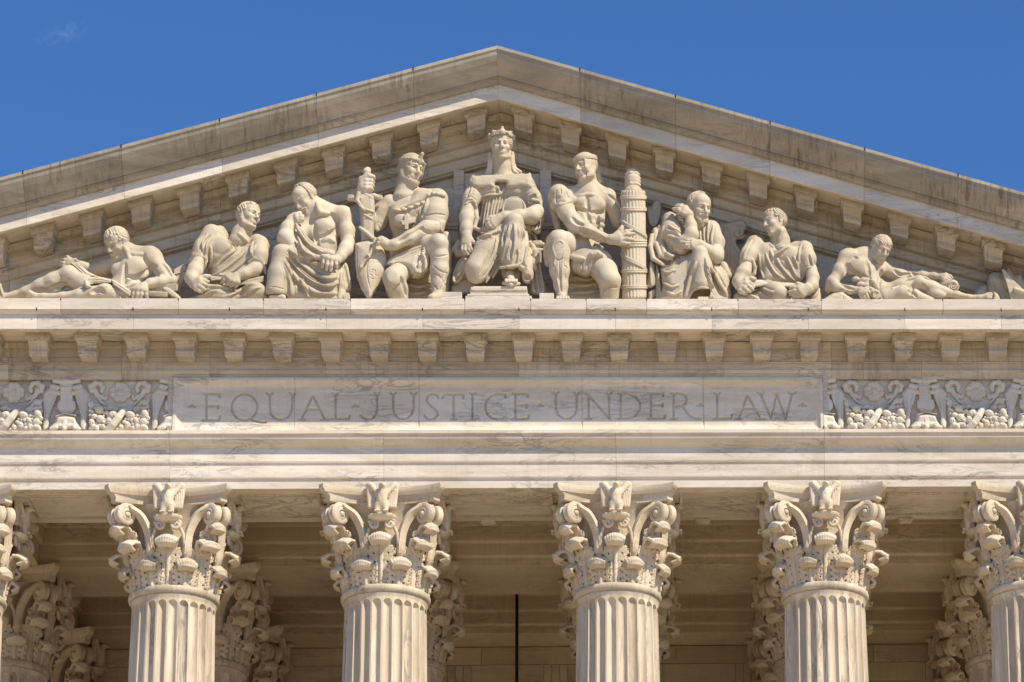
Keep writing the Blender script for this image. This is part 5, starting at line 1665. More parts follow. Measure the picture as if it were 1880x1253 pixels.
# 5: enthroned woman in the middle
def fig_queen():
    fr = (810, 225, 7.373); LY = 1216.5
    g = Fig(fr, (120, 20, 1500, 2430), (-380, 520))
    f = 'body'; r = 'robe'; h = 'hair'
    L, B, S = g.head((818, 330, 110), 420, yaw=4, pitch=-9, roll=-1, f=f, hair='none', ears=False, female=True)
    def hairf(x, y, z):
        d = (np.sqrt((x / .365) ** 2 + ((y + .06) / .45) ** 2 + ((z - .13) / .40) ** 2) - 1) * .38
        a = np.arctan2(x, z - .0)
        d = d + .014 * np.sin(a * 30) * (y > -.1)
        face = np.maximum(np.sqrt((x / .245) ** 2 + ((z + .09) / .36) ** 2) - 1, 0) * .3
        inside = np.maximum(np.sqrt((x / .25) ** 2 + ((z + .08) / .40) ** 2) * .3 - .3, .05 - y)
        return (np.maximum(np.maximum(d, -inside), -(z + .28)) * S).astype(np.float32)
    g.v.local(h, L(0, 0, 0), B / S, (-.5, -.6, -.4), (.5, .55, .6), hairf)
    # long locks
    for pts in ([(668, 430, 40, 30), (660, 540, 30, 30), (650, 640, 20, 34), (610, 730, 10, 30)], [(690, 470, 60, 22), (684, 580, 50, 22), (672, 690, 30, 22)],
                [(965, 420, 40, 30), (970, 540, 30, 28), (1000, 630, 20, 28), (1075, 670, 20, 20)], [(950, 470, 60, 22), (955, 580, 50, 22), (985, 660, 40, 20), (1040, 690, 30, 14)]): g.c(h, pts, 10)
    # crown
    cr = 'crown'
    N = 40
    for i in range(N):
        a0, a1 = 2 * math.pi * i / N, 2 * math.pi * (i + 1) / N
        q = lambda t: L(.37 * math.sin(t), -.05 + .44 * math.cos(t), .335 + .05 * math.cos(t))
        g.v.cone(cr, q(a0), q(a1), .036 * S, .036 * S, .02 * S)
        if i % 1 == 0: g.v.ell(cr, L(.40 * math.sin(a0), -.05 + .475 * math.cos(a0), .26 + .05 * math.cos(a0)), np.array([.022, .022, .03]) * S, 0)
    for t in np.linspace(0, 2 * math.pi, 9)[:-1]:
        s_, c_ = math.sin(t), math.cos(t)
        b0 = L(.35 * s_, -.05 + .42 * c_, .34 + .05 * c_); b1 = L(.40 * s_, -.05 + .45 * c_, .395 + .115 * max(c_, 0) ** 6)
        g.v.cone(cr, b0, b1, .105 * S, .045 * S, .03 * S); g.v.ell(cr, b1, np.array([.055, .055, .035]) * S, .01 * S)
    # neck
    g.c(f, [(820, 470, 40, 120), (825, 600, 20, 120), (840, 740, 0, 130)], 40)
    g.c(f, [(600, 790, -40, 100), (840, 810, -30, 110), (1090, 790, -40, 100)], 60)
        # bust and robe
    g.pil(r, [(430, 860), (480, 770), (640, 720), (840, 720), (1060, 710), (1180, 740), (1270, 900), (1330, 1050), (1340, 1300), (1250, 1500), (1100, 1560), (560, 1560), (500, 1400), (520, 1150), (440, 1000)], -120, 90, 170, back=-260)
    g.e(r, (660, 930, 100), (140, 90, 62), 60); g.e(r, (1010, 930, 95), (140, 90, 62), 60)
    yk = [(400, 810), (430, 735), (500, 725), (620, 712), (740, 712), (860, 716), (980, 696), (1100, 700), (1195, 710), (1245, 840), (1215, 890), (1080, 868), (960, 885), (880, 870), (870, 815), (740, 815), (715, 880), (620, 875), (500, 885), (420, 860)]
    g.pil(r, yk, 140, 196, 70, back=-40, k=10, slope=(0, .22))
    g.st(r, [(405, 830), (460, 885), (560, 872), (690, 890), (725, 830)], 11, k=8, on=[r]); g.st(r, [(880, 825), (900, 880), (1060, 868), (1200, 890), (1240, 850)], 11, k=8, on=[r])
    g.c(r, [(430, 735, 130, 22), (405, 800, 140, 22)], 14); g.c(r, [(1195, 700, 120, 20), (1215, 790, 140, 22), (1235, 850, 130, 18)], 14)
    g.st(r, [(690, 700), (800, 715), (920, 700), (1000, 680)], 9, k=8, on=[r, f])
    g.folds(r, [[(750, 860), (785, 930), (790, 980)], [(870, 870), (830, 930), (800, 980)], [(560, 1010), (660, 985), (790, 975)]], 15)
        # pleats of the bodice
    for i, x in enumerate((556, 600, 634, 682, 716, 760, 792, 838)):
        g.st(r, [(x + (700 - x) * -.05 + 40, 1010), (x + 10, 1150), (x - 20, 1330), (x - 40, 1440)], 13, k=14, on=[r]); g.st(r, [(x + 58, 1015), (x + 28, 1150), (x - 2, 1330), (x - 22, 1440)], 9, mode='-', k=12, on=[r])
    # sleeves
    g.c(r, [(475, 860, 30, 95), (410, 1020, 80, 108), (385, 1130, 110, 105)], 60)
    g.c(r, [(1170, 860, 30, 100), (1240, 1020, 70, 105), (1285, 1150, 80, 98)], 60)
    g.c(r, [(1320, 1120, 40, 70), (1350, 1300, 20, 50), (1310, 1470, 20, 40), (1250, 1440, 60, 34)], 30)
    g.folds(r, [[(300, 1130), (380, 1080), (450, 1100), (500, 1250)], [(330, 1060), (400, 1040), (470, 1090)], [(1150, 1060), (1210, 1100), (1300, 1130), (1370, 1260)], [(1160, 1020), (1260, 960), (1290, 1000)], [(1190, 1080), (1290, 1060), (1340, 1100)], [(1170, 1030), (1240, 1050), (1330, 1060)], [(1340, 1250), (1340, 1400), (1290, 1460)], [(420, 880), (400, 960), (370, 1020)]], 15)
    g.c(r, [(450, 1150, 120, 26), (485, 1300, 130, 30), (450, 1430, 150, 26), (520, 1460, 180, 26), (640, 1420, 200, 30)], 20)
    # her right arm hanging, hand open on the knee
    g.c(f, [(370, 1130, 120, 88), (345, 1290, 140, 96), (340, 1440, 170, 80), (345, 1540, 190, 64)], 40)
    g.hand(f, (345, 1530, 195), [[(300, 1640, 225), (285, 1720, 240), (330, 1790, 230)], [(330, 1640, 240), (325, 1730, 255), (365, 1790, 240)], [(360, 1640, 245), (370, 1720, 260), (395, 1760, 245)], [(385, 1620, 245), (385, 1680, 265), (425, 1740, 255)]], [(390, 1560, 230), (430, 1620, 245), (485, 1655, 245)], rw=64, rf=24, k=16)
    # her left arm across the lap
    g.c(f, [(1290, 1210, 110, 105), (1230, 1270, 150, 110), (1050, 1275, 200, 92), (860, 1285, 240, 76), (800, 1300, 250, 66)], 40)
    g.hand(f, (790, 1310, 250), [[(690, 1300, 280), (630, 1325, 285), (600, 1345, 265)], [(690, 1340, 285), (640, 1370, 290), (612, 1395, 270)], [(700, 1375, 285), (660, 1405, 290), (635, 1425, 270)], [(720, 1405, 275), (695, 1425, 280), (680, 1440, 260)]], [(720, 1280, 275), (660, 1290, 280), (610, 1320, 270)], rw=66, rf=24, k=16)
    # round mirror under the arm
    mi = 'disc'
    g.c(mi, [(985 + 150 * math.cos(t), 1180 + 158 * math.sin(t), 150, 18) for t in np.linspace(math.pi * .95, 2.05 * math.pi, 24)], 4)
    g.e(mi, (985, 1180, 120), (150, 155, 34), 4)
    # her right thigh and knee, sunk
    g.c(r, [(900, 1480, 60, 200), (640, 1720, 200, 170), (470, 1980, 290, 150)], 90)
    g.pil(r, [(460, 1680), (620, 1580), (800, 1560), (830, 1700), (720, 1950), (600, 2150), (440, 2185), (340, 2100), (360, 1900), (400, 1760)], 60, 290, 130, back=-60)
    g.e(r, (455, 2080, 290), (110, 110, 90), 50)
    # her left knee and shin
    g.c(r, [(980, 1460, 180, 150), (990, 1340, 290, 110)], 60)
    g.c(r, [(990, 1350, 290, 112), (990, 1500, 290, 130), (960, 1700, 270, 125), (940, 1880, 250, 120)], 60)
    g.pil(r, [(860, 1480), (920, 1400), (1080, 1400), (1150, 1500), (1200, 1700), (1230, 2000), (1110, 2030), (1060, 1960), (810, 1970), (800, 1900), (830, 1700)], 120, 330, 120, back=0)
    # folds
    V_ = lambda *p: [(x, y + LY) for x, y in p]
    g.folds(r, [V_((800, 250), (790, 420), (720, 620), (620, 800), (520, 960)), V_((760, 330), (720, 520), (640, 700), (560, 850)), V_((830, 250), (820, 420), (790, 600), (720, 760), (600, 960)), V_((870, 180), (840, 380), (820, 560), (780, 720), (690, 900)),
                V_((450, 300), (600, 300), (740, 270), (810, 235)), V_((480, 360), (600, 320), (700, 310))], 20)
    g.folds(r, [V_((930, 180), (890, 360), (840, 560), (820, 700)), V_((1100, 130), (1150, 300), (1160, 480), (1130, 660)), V_((1180, 260), (1210, 420), (1215, 620), (1200, 800)), V_((1060, 520), (1040, 640), (1010, 720)), V_((1200, 250), (1270, 340), (1300, 440), (1280, 560)), V_((990, 160), (1000, 400), (960, 640))], 18)
    # hem with rolled ends
    g.c(r, [(805, 1970, 290, 22), (900, 1955, 320, 22), (1020, 1945, 320, 22), (1080, 1915, 310, 24)], 10)
    g.pil(r, [(800, 1960), (1080, 1950), (1060, 2140), (870, 2130), (810, 2060)], 60, 150, 60, back=0)
    g.c(r, [(1105, 1900, 270, 52), (1090, 1960, 270, 52)], 14); g.c(r, [(1110, 1925, 330, 32)], 6, '-')
    g.c(r, [(1160, 1900, 200, 60), (1170, 2050, 220, 74), (1170, 2110, 220, 72)], 30); g.e(r, (1165, 2100, 290), (58, 44, 60), 8, mode='-')
    g.c(r, [(1280, 1760, 180, 46), (1285, 1850, 180, 42), (1250, 2000, 180, 30)], 20); g.c(r, [(1285, 1840, 225, 26)], 8, '-')
    g.pil(r, [(1180, 1600), (1290, 1640), (1350, 1900), (1380, 2100), (1430, 2310), (1230, 2330), (1200, 2100)], -20, 110, 60, back=-120)
    g.folds(r, [V_((1270, 700), (1290, 900), (1330, 1090)), V_((1310, 600), (1350, 850), (1400, 1080)), V_((1240, 900), (1250, 1000), (1260, 1100))], 16)
    g.pil(r, [(1360, 2060), (1330, 1920), (1310, 1860), (1320, 2000)], -20, 60, 30)
    # foot
    g.c(f, [(930, 2060, 180, 60), (940, 2130, 240, 52), (945, 2160, 290, 40)], 20)
    for i, x in enumerate((880, 920, 955, 988, 1015)): g.c(f, [(x, 2140, 300, 24 if i else 28), (x, 2155, 325, 20 if i else 24)], 4)
    g.c('sandal', [(845, 2180, 270, 24), (940, 2200, 310, 26), (1050, 2185, 270, 24)], 10)
    # drapery ends and round object at the left
    g.c(r, [(250, 1640, 20, 60), (200, 1720, 20, 50), (240, 1780, 40, 50), (330, 1780, 80, 46)], 30)
    g.pil(r, [(140, 2220), (330, 2080), (480, 2200), (500, 2260), (400, 2330), (160, 2330)], -40, 60, 60, back=-100)
    d = 'drum'
    a = R(24); 
    for t0, t1 in zip(np.linspace(0, 2 * math.pi, 33)[:-1], np.linspace(0, 2 * math.pi, 33)[1:]):
        P = lambda t: (262 + 62 * math.cos(t) * math.cos(a) + 185 * math.sin(t) * math.sin(a) * 1.0, 1995 - 185 * math.sin(t) * math.cos(a) + 62 * math.cos(t) * math.sin(a), 110 + 60 * math.cos(t), 20)
        g.c(d, [P(t0), P(t1)], 3)
    g.e(d, (275, 1990, 90), (66, 176, 50), 8, ang=24)
    g.e(d, (330, 1990, 70), (90, 185, 70), 20, ang=24)
    g.e(d, (248, 2000, 165), (46, 160, 46), 6, ang=24, mode='-')
    root = statue('statue', g.P(850, 2200), 'crowned woman seated above a stepped pedestal under the pediment peak', GRP)
    g.build(root)


fig_soldier_left(); fig_queen()
# stepped pedestal under her
def px_box(mb, u0, u1, v0, v1, y0, y1):
    a, b = W(u0, v1, y0), W(u1, v0, y0)
    mb.box(a[0], b[0], y0, y1, a[2], b[2])
pr = statue('pedestal', W(915, 548, -.8), 'stepped marble pedestal under the crowned woman\'s foot', None, 'pedestal')
mb = MB()
S_ = lambda x, y: (810 + x / 7.373, 390 + y / 7.373)
for x0, x1, y0, y1, Yf in ((325, 1225, 1130, 1200, -1.04), (350, 1190, 1104, 1131, -.98), (392, 1165, 1058, 1105, -.93), (388, 1170, 1042, 1058, -.96), (398, 1160, 1000, 1043, -.92)):
    u0, v0 = S_(x0, y0); u1, v1 = S_(x1, y1)
    a, b = W(u0, v1, Yf), W(u1, v0, Yf); z0 = max(a[2], ZLEDGE)
    mb.box(a[0], b[0], Yf, .3, z0 + .001, b[2])
o = mb.build('block', M_WALL, bevel=.012, loc=tuple(pr.location)); o.parent = pr; o.location = (0, 0, 0)
for nm, lab, u0, u1, v0, Yf in (('plinth_block', 'small square block on the ledge beside the hooded soldier\'s boot', 808, 848, 536, -.95), ('plinth_block', 'small square block on the ledge between the pedestal and the helmeted soldier', 990, 1017, 538, -.95)):
    a, b = W(u0, 549, Yf), W(u1, v0, Yf)
    t_ = statue(nm, ((a[0] + b[0]) / 2, Yf, 0), lab, None, 'block')
    mb = MB(); mb.box(a[0], b[0], Yf, -.35, ZLEDGE + .001, b[2])
    o = mb.build('block', M_WALL, bevel=.012, loc=tuple(t_.location)); o.parent = t_; o.location = (0, 0, 0)
# throne behind the three middle figures
th = statue('throne', W(915, 540, .3), 'tall panelled marble throne behind the crowned woman', None, 'throne')
mb = MB()
for u0, u1 in ((831, 852), (991, 1012)):
    a, b = W(u0, 549, .20), W(u1, 312, .20)
    mb.box(a[0], b[0], .20, .41, ZLEDGE, b[2])
a, b = W(846, 549, .30), W(997, 318, .30); mb.box(a[0] + .03, b[0] - .03, .32, .415, ZLEDGE, b[2])
o = mb.build('back_post', M_WALL, bevel=.012, loc=tuple(th.location)); o.parent = th; o.location = (0, 0, 0)
for u0, u1 in ((790, 836), (996, 1050)):
    mb = MB()
    for v0, v1, Yf in ((345, 378, .22), (378, 408, .16), (408, 416, .10), (416, 421, .12), (421, 549, .16)):
        e = (0 if v0 < 378 else 5)
        a, b = W(u0 - e, v1, Yf), W(u1 + (e if u0 < 900 else 0), v0, Yf); mb.box(a[0], b[0], Yf, .412, max(a[2], ZLEDGE) + .001, b[2] - .001)
    o = mb.build('side_panel', M_WALL, bevel=.01, loc=tuple(th.location)); o.parent = th; o.location = (0, 0, 0)
g = Fig((810, 390, 7.373), (1240, 360, 1460, 900), (-200, 160))
g.c('armrest', [(1290, 440, 60, 40), (1380, 440, 60, 36)], 8); g.c('armrest', [(1290, 500, 50, 26), (1370, 510, 50, 22)], 6); g.b('armrest', (1320, 640, -10), (40, 140, 60), 8, rd=14)
g.c('armrest', [(1260, 420, 60, 36), (1340, 410, 70, 30)], 8)
V, F = g.v.mesh('armrest'); o = mesh_np('armrest', V, F, M_FIG, smooth=True, loc=tuple(th.location)); o.parent = th; o.location = (0, 0, 0)
# 6: helmeted warrior with a bundle of rods
def fig_warrior():
    fr = (980, 270, 4.32)
    g = Fig(fr, (50, 30, 900, 1235), (-240, 300))
    f = 'body'; r = 'skirt'; hd = 'helmet'
    L, B, S = g.head((412, 165, 75), 245, yaw=-40, pitch=-12, roll=3, f=f, hair='none', ears=False)
    H0 = g.v.f[f] - .035 * S
    g.v.f[hd] = np.where(g.v.f[f] < .5, H0, 1.0).astype(np.float32)
    def cut(x, y, z):
        face = np.maximum(np.maximum(np.abs(x) - .23 + .14 * np.maximum(-z - .1, 0), z - .17), .02 - y)
        low = np.minimum(np.maximum(z + .05, 0) * 0 + (z + .42), 9)
        neck = np.maximum(z + .22, y - .0) * 0 + 1
        return (np.minimum(face, low) * S).astype(np.float32)
    g.v.local(hd, L(0, 0, 0), B / S, (-.6, -.7, -.8), (.6, .7, .7), cut, mode='-')
    N = 26
    for a, b in zip(np.linspace(-2.2, 2.2, N)[:-1], np.linspace(-2.2, 2.2, N)[1:]):
        for zz, rr in ((.20, .03), (.25, .036), (.30, .03)):
            q = lambda t: L(.365 * math.sin(t), -.05 + .44 * math.cos(t), zz)
            g.v.cone(hd, q(a), q(b), rr * S, rr * S, .015 * S)
    g.v.cone(hd, L(.27, .12, .12), L(.24, .22, -.22), .06 * S, .05 * S, .03 * S); g.v.cone(hd, L(-.27, .12, .12), L(-.24, .22, -.22), .06 * S, .05 * S, .03 * S)
    g.c(hd, [(500, 170, -20, 30), (505, 230, -20, 26), (525, 275, -10, 20)], 14); g.c(hd, [(480, 200, -10, 26), (490, 250, -10, 22)], 12)
    g.c(f, [(430, 240, 50, 66), (435, 310, 20, 68), (440, 380, -10, 90)], 30)
    # torso
    g.c(f, [(450, 440, -10, 120), (440, 560, 0, 110), (400, 700, 10, 110), (400, 800, 10, 120)], 60)
    g.c(f, [(300, 390, -10, 80), (450, 390, -20, 95), (580, 400, -30, 75)], 50)
    g.e(f, (375, 440, 80), (72, 58, 48), 22, ang=6); g.e(f, (495, 462, 80), (76, 66, 50), 22, ang=-6)
    for x, y in ((470, 560), (530, 570), (465, 610), (530, 625), (470, 660), (520, 670)): g.e(f, (x, y, 92), (34, 26, 24), 16)
    g.e(f, (390, 560, 80), (40, 60, 30), 20, ang=20)
    g.sts(f, [[(420, 400), (425, 460), (440, 510)], [(440, 520), (500, 520), (560, 525)], [(350, 490), (400, 505), (440, 500)], [(500, 530), (505, 600), (495, 690)], [(400, 500), (430, 560), (450, 640)]], 9, mode='-', k=16)
    g.st(f, [(350, 390), (430, 380), (500, 385)], 10, k=14); g.c(f, [(512, 408, 110, 16)], 4)
    # pauldron and arm across the body
    g.c(f, [(215, 395, 70, 82), (250, 500, 110, 68), (310, 590, 150, 62), (330, 630, 165, 58)], 30)
    g.e(f, (240, 520, 150), (55, 80, 40), 26, ang=-28)
    g.c(f, [(320, 615, 170, 60), (420, 660, 195, 56), (520, 710, 215, 42), (600, 735, 225, 34)], 22)
    g.st(f, [(300, 560), (340, 600), (390, 620)], 10, mode='-', k=16); g.st(f, [(350, 640), (450, 700), (560, 745)], 8, mode='-', k=18); g.st(f, [(400, 640), (480, 670), (560, 710)], 8, k=14)
    pa = 'pauldron'
    g.c(pa, [(200, 380, 85, 84), (230, 420, 95, 80)], 30); g.c(pa, [(190, 460, 100, 60), (250, 450, 130, 50), (300, 420, 120, 40)], 20)
    g.sts(pa, [[(175, 460), (230, 455), (305, 425)]], 7, k=6); g.sts(pa, [[(180, 340), (175, 400), (180, 450)], [(215, 330), (215, 380)], [(250, 340), (265, 380), (280, 410)]], 5, mode='-', k=5)
    g.e(pa, (215, 395, 165), (22, 24, 16), 3)
    g.c(pa, [(150, 400, 20, 40), (160, 520, 10, 36), (190, 620, 0, 30), (200, 680, 0, 24)], 20)
    g.hand(f, (615, 735, 225), [[(670, 700, 235), (730, 672, 240), (775, 662, 215)], [(680, 715, 245), (740, 692, 245), (795, 690, 215)], [(685, 738, 245), (740, 730, 245), (785, 735, 215)], [(680, 760, 235), (720, 765, 240), (760, 765, 220)]], [(650, 700, 235), (690, 660, 235), (700, 635, 225)], rw=36, rf=17, k=12)
    # far arm and the fist above the rods
    g.c(f, [(590, 430, -40, 78), (650, 500, -60, 76), (680, 600, -60, 66)], 30)
    g.sts(f, [[(590, 380), (640, 420), (670, 480)], [(570, 520), (590, 600), (640, 650)]], 8, mode='-', k=12)
    g.c(f, [(785, 350, 50, 46), (785, 290, 60, 52)], 20); g.e(f, (785, 265, 70), (58, 62, 52), 16)
    for i, y in enumerate((212, 240, 268, 294)): g.c(f, [(738, y + 12, 70, 18), (770, y - 2, 100, 19), (812, y - 1, 98, 17), (836, y + 10, 68, 14)], 5)
    g.c(f, [(760, 195, 60, 26), (790, 190, 60, 26)], 10)
    # legs
    g.c(f, [(330, 850, 30, 110), (240, 770, 150, 90), (205, 750, 190, 82)], 40)
    gr = 'greave'
    g.c(gr, [(200, 745, 200, 86), (200, 860, 180, 84), (205, 980, 165, 76), (215, 1100, 150, 52), (222, 1180, 145, 44)], 30)
    g.c(gr, [(130, 740, 190, 34), (170, 700, 215, 30), (220, 695, 220, 30), (265, 740, 200, 30), (280, 800, 170, 26)], 16)
    g.c(gr, [(110, 790, 140, 34), (105, 860, 120, 28), (110, 930, 110, 22)], 16); g.c(gr, [(285, 820, 150, 24), (275, 880, 140, 20)], 10)
    g.sts(gr, [[(165, 740), (150, 800), (170, 870), (160, 960), (190, 1080), (205, 1170)], [(235, 760), (250, 800), (235, 850), (225, 1000), (230, 1160)], [(180, 760), (210, 745), (235, 770), (220, 810)]], 6, k=5)
    g.sts(gr, [[(170, 890), (200, 900), (235, 880)], [(245, 880), (240, 940), (265, 960), (245, 1010), (250, 1060)], [(200, 900), (205, 1000), (215, 1150)], [(150, 900), (165, 1000), (185, 1100)]], 5, mode='-', k=5)
    g.e(gr, (225, 810, 255), (18, 18, 10), 4)
    g.c(f, [(220, 1180, 150, 44), (225, 1205, 190, 34)], 16)
    for i in range(5): g.c(f, [(190 + i * 20, 1195, 210, 14), (188 + i * 22, 1205, 230, 12)], 3)
    g.c(f, [(430, 890, 30, 105), (560, 985, 130, 92), (600, 1060, 175, 84)], 50)
    g.c(f, [(600, 1060, 175, 86), (600, 1180, 120, 74)], 30)
    g.st(f, [(540, 1190), (545, 1140), (600, 1105), (660, 1115)], 9, mode='-', k=12)
    # leather flaps
    g.pil(r, [(285, 820), (340, 830), (440, 815), (520, 805), (600, 860), (665, 980), (640, 1000), (560, 950), (500, 960), (430, 1035), (330, 1005), (275, 960)], 60, 195, 70, back=-60)
    g.e(r, (450, 900, 130), (170, 110, 80), 50)
    for a, b in (((335, 885), (330, 1000)), ((385, 900), (382, 1010)), ((432, 880), (430, 1015)), ((480, 850), (490, 945)), ((530, 850), (560, 935)), ((580, 870), (625, 960))): g.st(r, [a, ((a[0] + b[0]) / 2, (a[1] + b[1]) / 2), b], 6, mode='-', k=5)
    for l in ([(290, 860), (330, 885), (400, 890)], [(435, 865), (490, 850), (545, 855)]):
        g.st(r, l, 24, k=10, off=6); g.st(r, [(x, y + 28) for x, y in l], 6, mode='-', k=5)
    for x, y in ((395, 890), (460, 850), (515, 845)): g.e(r, (x, y, g.surf([(x, y)], [r])[0]), (12, 12, 8), 2)
    g.sts(r, [[(340, 960 + (i % 2) * 10), (342, 1005)] if 0 else [(340 + i * 14, 970), (341 + i * 14, 1008)] for i in range(7)], 3, mode='-', k=3)
    g.sts(r, [[(450 + i * 16, 905), (446 + i * 18, 950)] for i in range(7)], 3, mode='-', k=3)
    g.c(r, [(490, 770, 120, 14), (520, 790, 140, 14), (545, 800, 130, 10)], 6)
    ck = 'cloak'
    g.pil(ck, [(270, 960), (440, 900), (690, 960), (690, 1230), (265, 1230)], -90, -10, 60, back=-200)
    g.folds(ck, [[(280, 1090), (400, 1110), (540, 1080)], [(280, 1160), (420, 1165), (540, 1140)], [(300, 1030), (420, 1060), (520, 1030)]], 14)
    root = statue('statue', g.P(400, 1150), 'helmeted bare-chested warrior reaching across to a bundle of rods', GRP)
    g.build(root)
    # the bundle of rods
    w = Fig(fr, (660, 320, 930, 1235), (-100, 260))
    k = 'rods'; cx = 793; cd = 70; R0 = 84
    for i in range(22):
        a = 2 * math.pi * i / 22
        x, d = cx + R0 * math.sin(a), cd + R0 * math.cos(a)
        w.c(k, [(x - 5, 360, d, 14), (x + 3, 1190, d, 14)], 3)
    w.c(k, [(cx - 4, 380, cd, 80), (cx + 2, 1190, cd, 80)], 0)
    def ring(f_, y, r_, rr=98, tilt=0.0):
        P = [(cx + (y - 780) * .008 + rr * math.sin(t), y + tilt * math.sin(t) * rr * math.cos(t / 2) ** 0 , cd + rr * math.cos(t), r_) for t in np.linspace(-math.pi, math.pi, 41)]
        w.c(f_, P, 2)
    for y in (395, 410, 490, 505, 745, 765, 785, 980, 995, 1105, 1120): ring('straps', y, 9)
    for y0, y1 in ((575, 710), (840, 975)):
        P = [(cx + 97 * math.sin(t), y0 + (y1 - y0) * (t + 1.4) / 2.8, cd + 97 * math.cos(t), 12) for t in np.linspace(-1.4, 1.4, 24)]
        w.c('straps', P, 2); w.c('straps', [(a, b + 16, c_, d_) for a, b, c_, d_ in P], 2)
    root = statue('rod_bundle', w.P(793, 1180), 'tall bound bundle of rods gripped by the helmeted warrior', None, 'fasces')
    w.build(root)


# 7: bearded man in a robe, arm raised to his shoulder
def fig_bearded():
    fr = (1180, 340, 5.695)
    g = Fig(fr, (20, 40, 960, 1230), (-260, 360))
    f = 'body'; r = 'robe'
    g.c(f, [(590, 330, 50, 90), (580, 420, -10, 110)], 30)
    g.head((592, 240, 70), 335, yaw=33, pitch=-22, roll=3, hair='receding', mous=True, beard=True, seed=7)
    g.pil(r, [(215, 340), (280, 275), (400, 330), (560, 400), (700, 360), (780, 430), (835, 620), (830, 780), (700, 860), (300, 860), (190, 700), (190, 480)], -60, 70, 130, back=-200)
    g.c(r, [(285, 365, 10, 82), (310, 500, 50, 115), (400, 630, 100, 95)], 50)
    g.c(r, [(720, 460, -10, 90), (770, 600, 20, 84), (770, 650, 30, 76)], 40)
    # upper arm in the sleeve, forearm up, hand turned back to the shoulder
    g.c(f, [(430, 640, 120, 84), (480, 600, 160, 80)], 30)
    g.c(f, [(470, 590, 175, 72), (510, 520, 185, 74), (505, 420, 190, 58), (485, 330, 180, 44)], 25)
    g.hand(f, (480, 310, 180), [[(430, 270, 195), (370, 250, 190), (318, 250, 165)], [(440, 250, 190), (390, 225, 180), (345, 222, 155)], [(450, 240, 175), (410, 212, 165), (365, 210, 140)], [(430, 295, 200), (380, 270, 195), (330, 265, 170)]], [(450, 310, 205), (420, 300, 205), (385, 290, 190)], rw=46, rf=20, k=14)
    g.c(f, [(360, 320, 120, 16), (415, 390, 130, 26), (432, 460, 130, 30), (436, 530, 140, 18)], 10, '-'); g.c(r, [(350, 310, 100, 20), (405, 380, 110, 34), (428, 460, 120, 34), (436, 540, 135, 20)], 10, '-')
    g.c(f, [(380, 300, 110, 34), (410, 340, 110, 36), (430, 390, 110, 30)], 16)
    for y in (300, 330, 360): g.c(f, [(385, y, 140, 14), (420, y + 10, 150, 14)], 4)
    # other forearm crossing
    g.c(f, [(770, 700, 80, 84), (765, 745, 110, 80), (690, 690, 170, 62), (620, 640, 200, 50), (590, 620, 210, 46)], 25)
    g.e(f, (790, 750, 110), (48, 56, 50), 20)
    g.hand(f, (590, 620, 215), [[(520, 590, 240), (470, 580, 240), (435, 578, 220)], [(515, 612, 245), (450, 605, 245), (405, 605, 220)], [(520, 635, 245), (455, 632, 245), (410, 632, 220)], [(530, 655, 240), (480, 655, 240), (430, 655, 220)]], None, rw=46, rf=18, k=12)
    g.c(f, [(420, 600, 160, 70), (400, 660, 140, 70)], 30)
    # robe over the knees
    g.pil(r, [(180, 870), (300, 810), (440, 720), (540, 655), (620, 650), (665, 720), (690, 860), (720, 1010), (800, 1230), (220, 1230), (195, 1050)], 10, 215, 130, back=-120)
    g.c(r, [(600, 710, 225, 80), (615, 860, 205, 100), (615, 1040, 195, 112)], 70)
    g.pil(r, [(690, 800), (770, 810), (880, 920), (920, 1080), (910, 1230), (720, 1230)], 10, 140, 90, back=-100)
    g.c(r, [(840, 850, 20, 50), (890, 950, 20, 46)], 20)
    g.folds(r, [[(660, 760), (690, 940), (740, 1090), (800, 1190)], [(700, 850), (770, 980), (880, 1130)], [(560, 800), (500, 960), (440, 1180)], [(740, 900), (820, 1050), (890, 1170)]], 15)
    g.folds(r, [[(190, 860), (300, 850), (400, 780)], [(200, 920), (280, 910), (330, 880)], [(195, 1010), (300, 1070), (370, 1045)], [(240, 1110), (330, 1150), (400, 1110)]], 13)
    g.pil(r, [(490, 1180), (530, 1110), (620, 1080), (700, 1090), (700, 1160), (640, 1190), (600, 1230), (490, 1230)], 150, 330, 12, mode='-', back=60)
    g.st(r, [(485, 1185), (525, 1105), (610, 1075), (710, 1085)], 12, k=8)
    for i in range(4): g.c(f, [(590 + i * 26, 1185, 240, 18), (588 + i * 28, 1200, 260, 15)], 4)
    # shoulder cloth
    g.folds(r, [[(270, 420), (330, 460), (400, 500)], [(255, 470), (330, 490), (390, 530)], [(240, 530), (310, 540), (380, 560)], [(330, 300), (390, 380), (440, 480)], [(220, 420), (200, 560), (230, 700)], [(360, 610), (330, 680), (420, 720)]], 12)
    g.folds(r, [[(600, 440), (600, 540), (610, 600)], [(640, 400), (640, 520), (650, 610)], [(690, 380), (680, 520), (690, 620)], [(740, 420), (720, 540), (720, 620)]], 10)
    # hanging swags at the left
    for p in ([(95, 530, 40, 24), (80, 650, 70, 26), (110, 770, 100, 26), (210, 835, 120, 18)], [(130, 470, 20, 26), (140, 620, 60, 26), (190, 740, 100, 26), (310, 785, 130, 18)], [(180, 440, 0, 24), (190, 600, 60, 26), (230, 720, 110, 26), (330, 760, 140, 16)]): g.c(r, p, 14)
    g.pil(r, [(90, 480), (200, 430), (260, 700), (380, 760), (220, 840), (120, 790), (80, 650)], -60, 30, 50, back=-160)
    g.folds(r, [[(200, 840), (320, 810), (430, 740)], [(240, 700), (300, 745), (400, 730)]], 14)
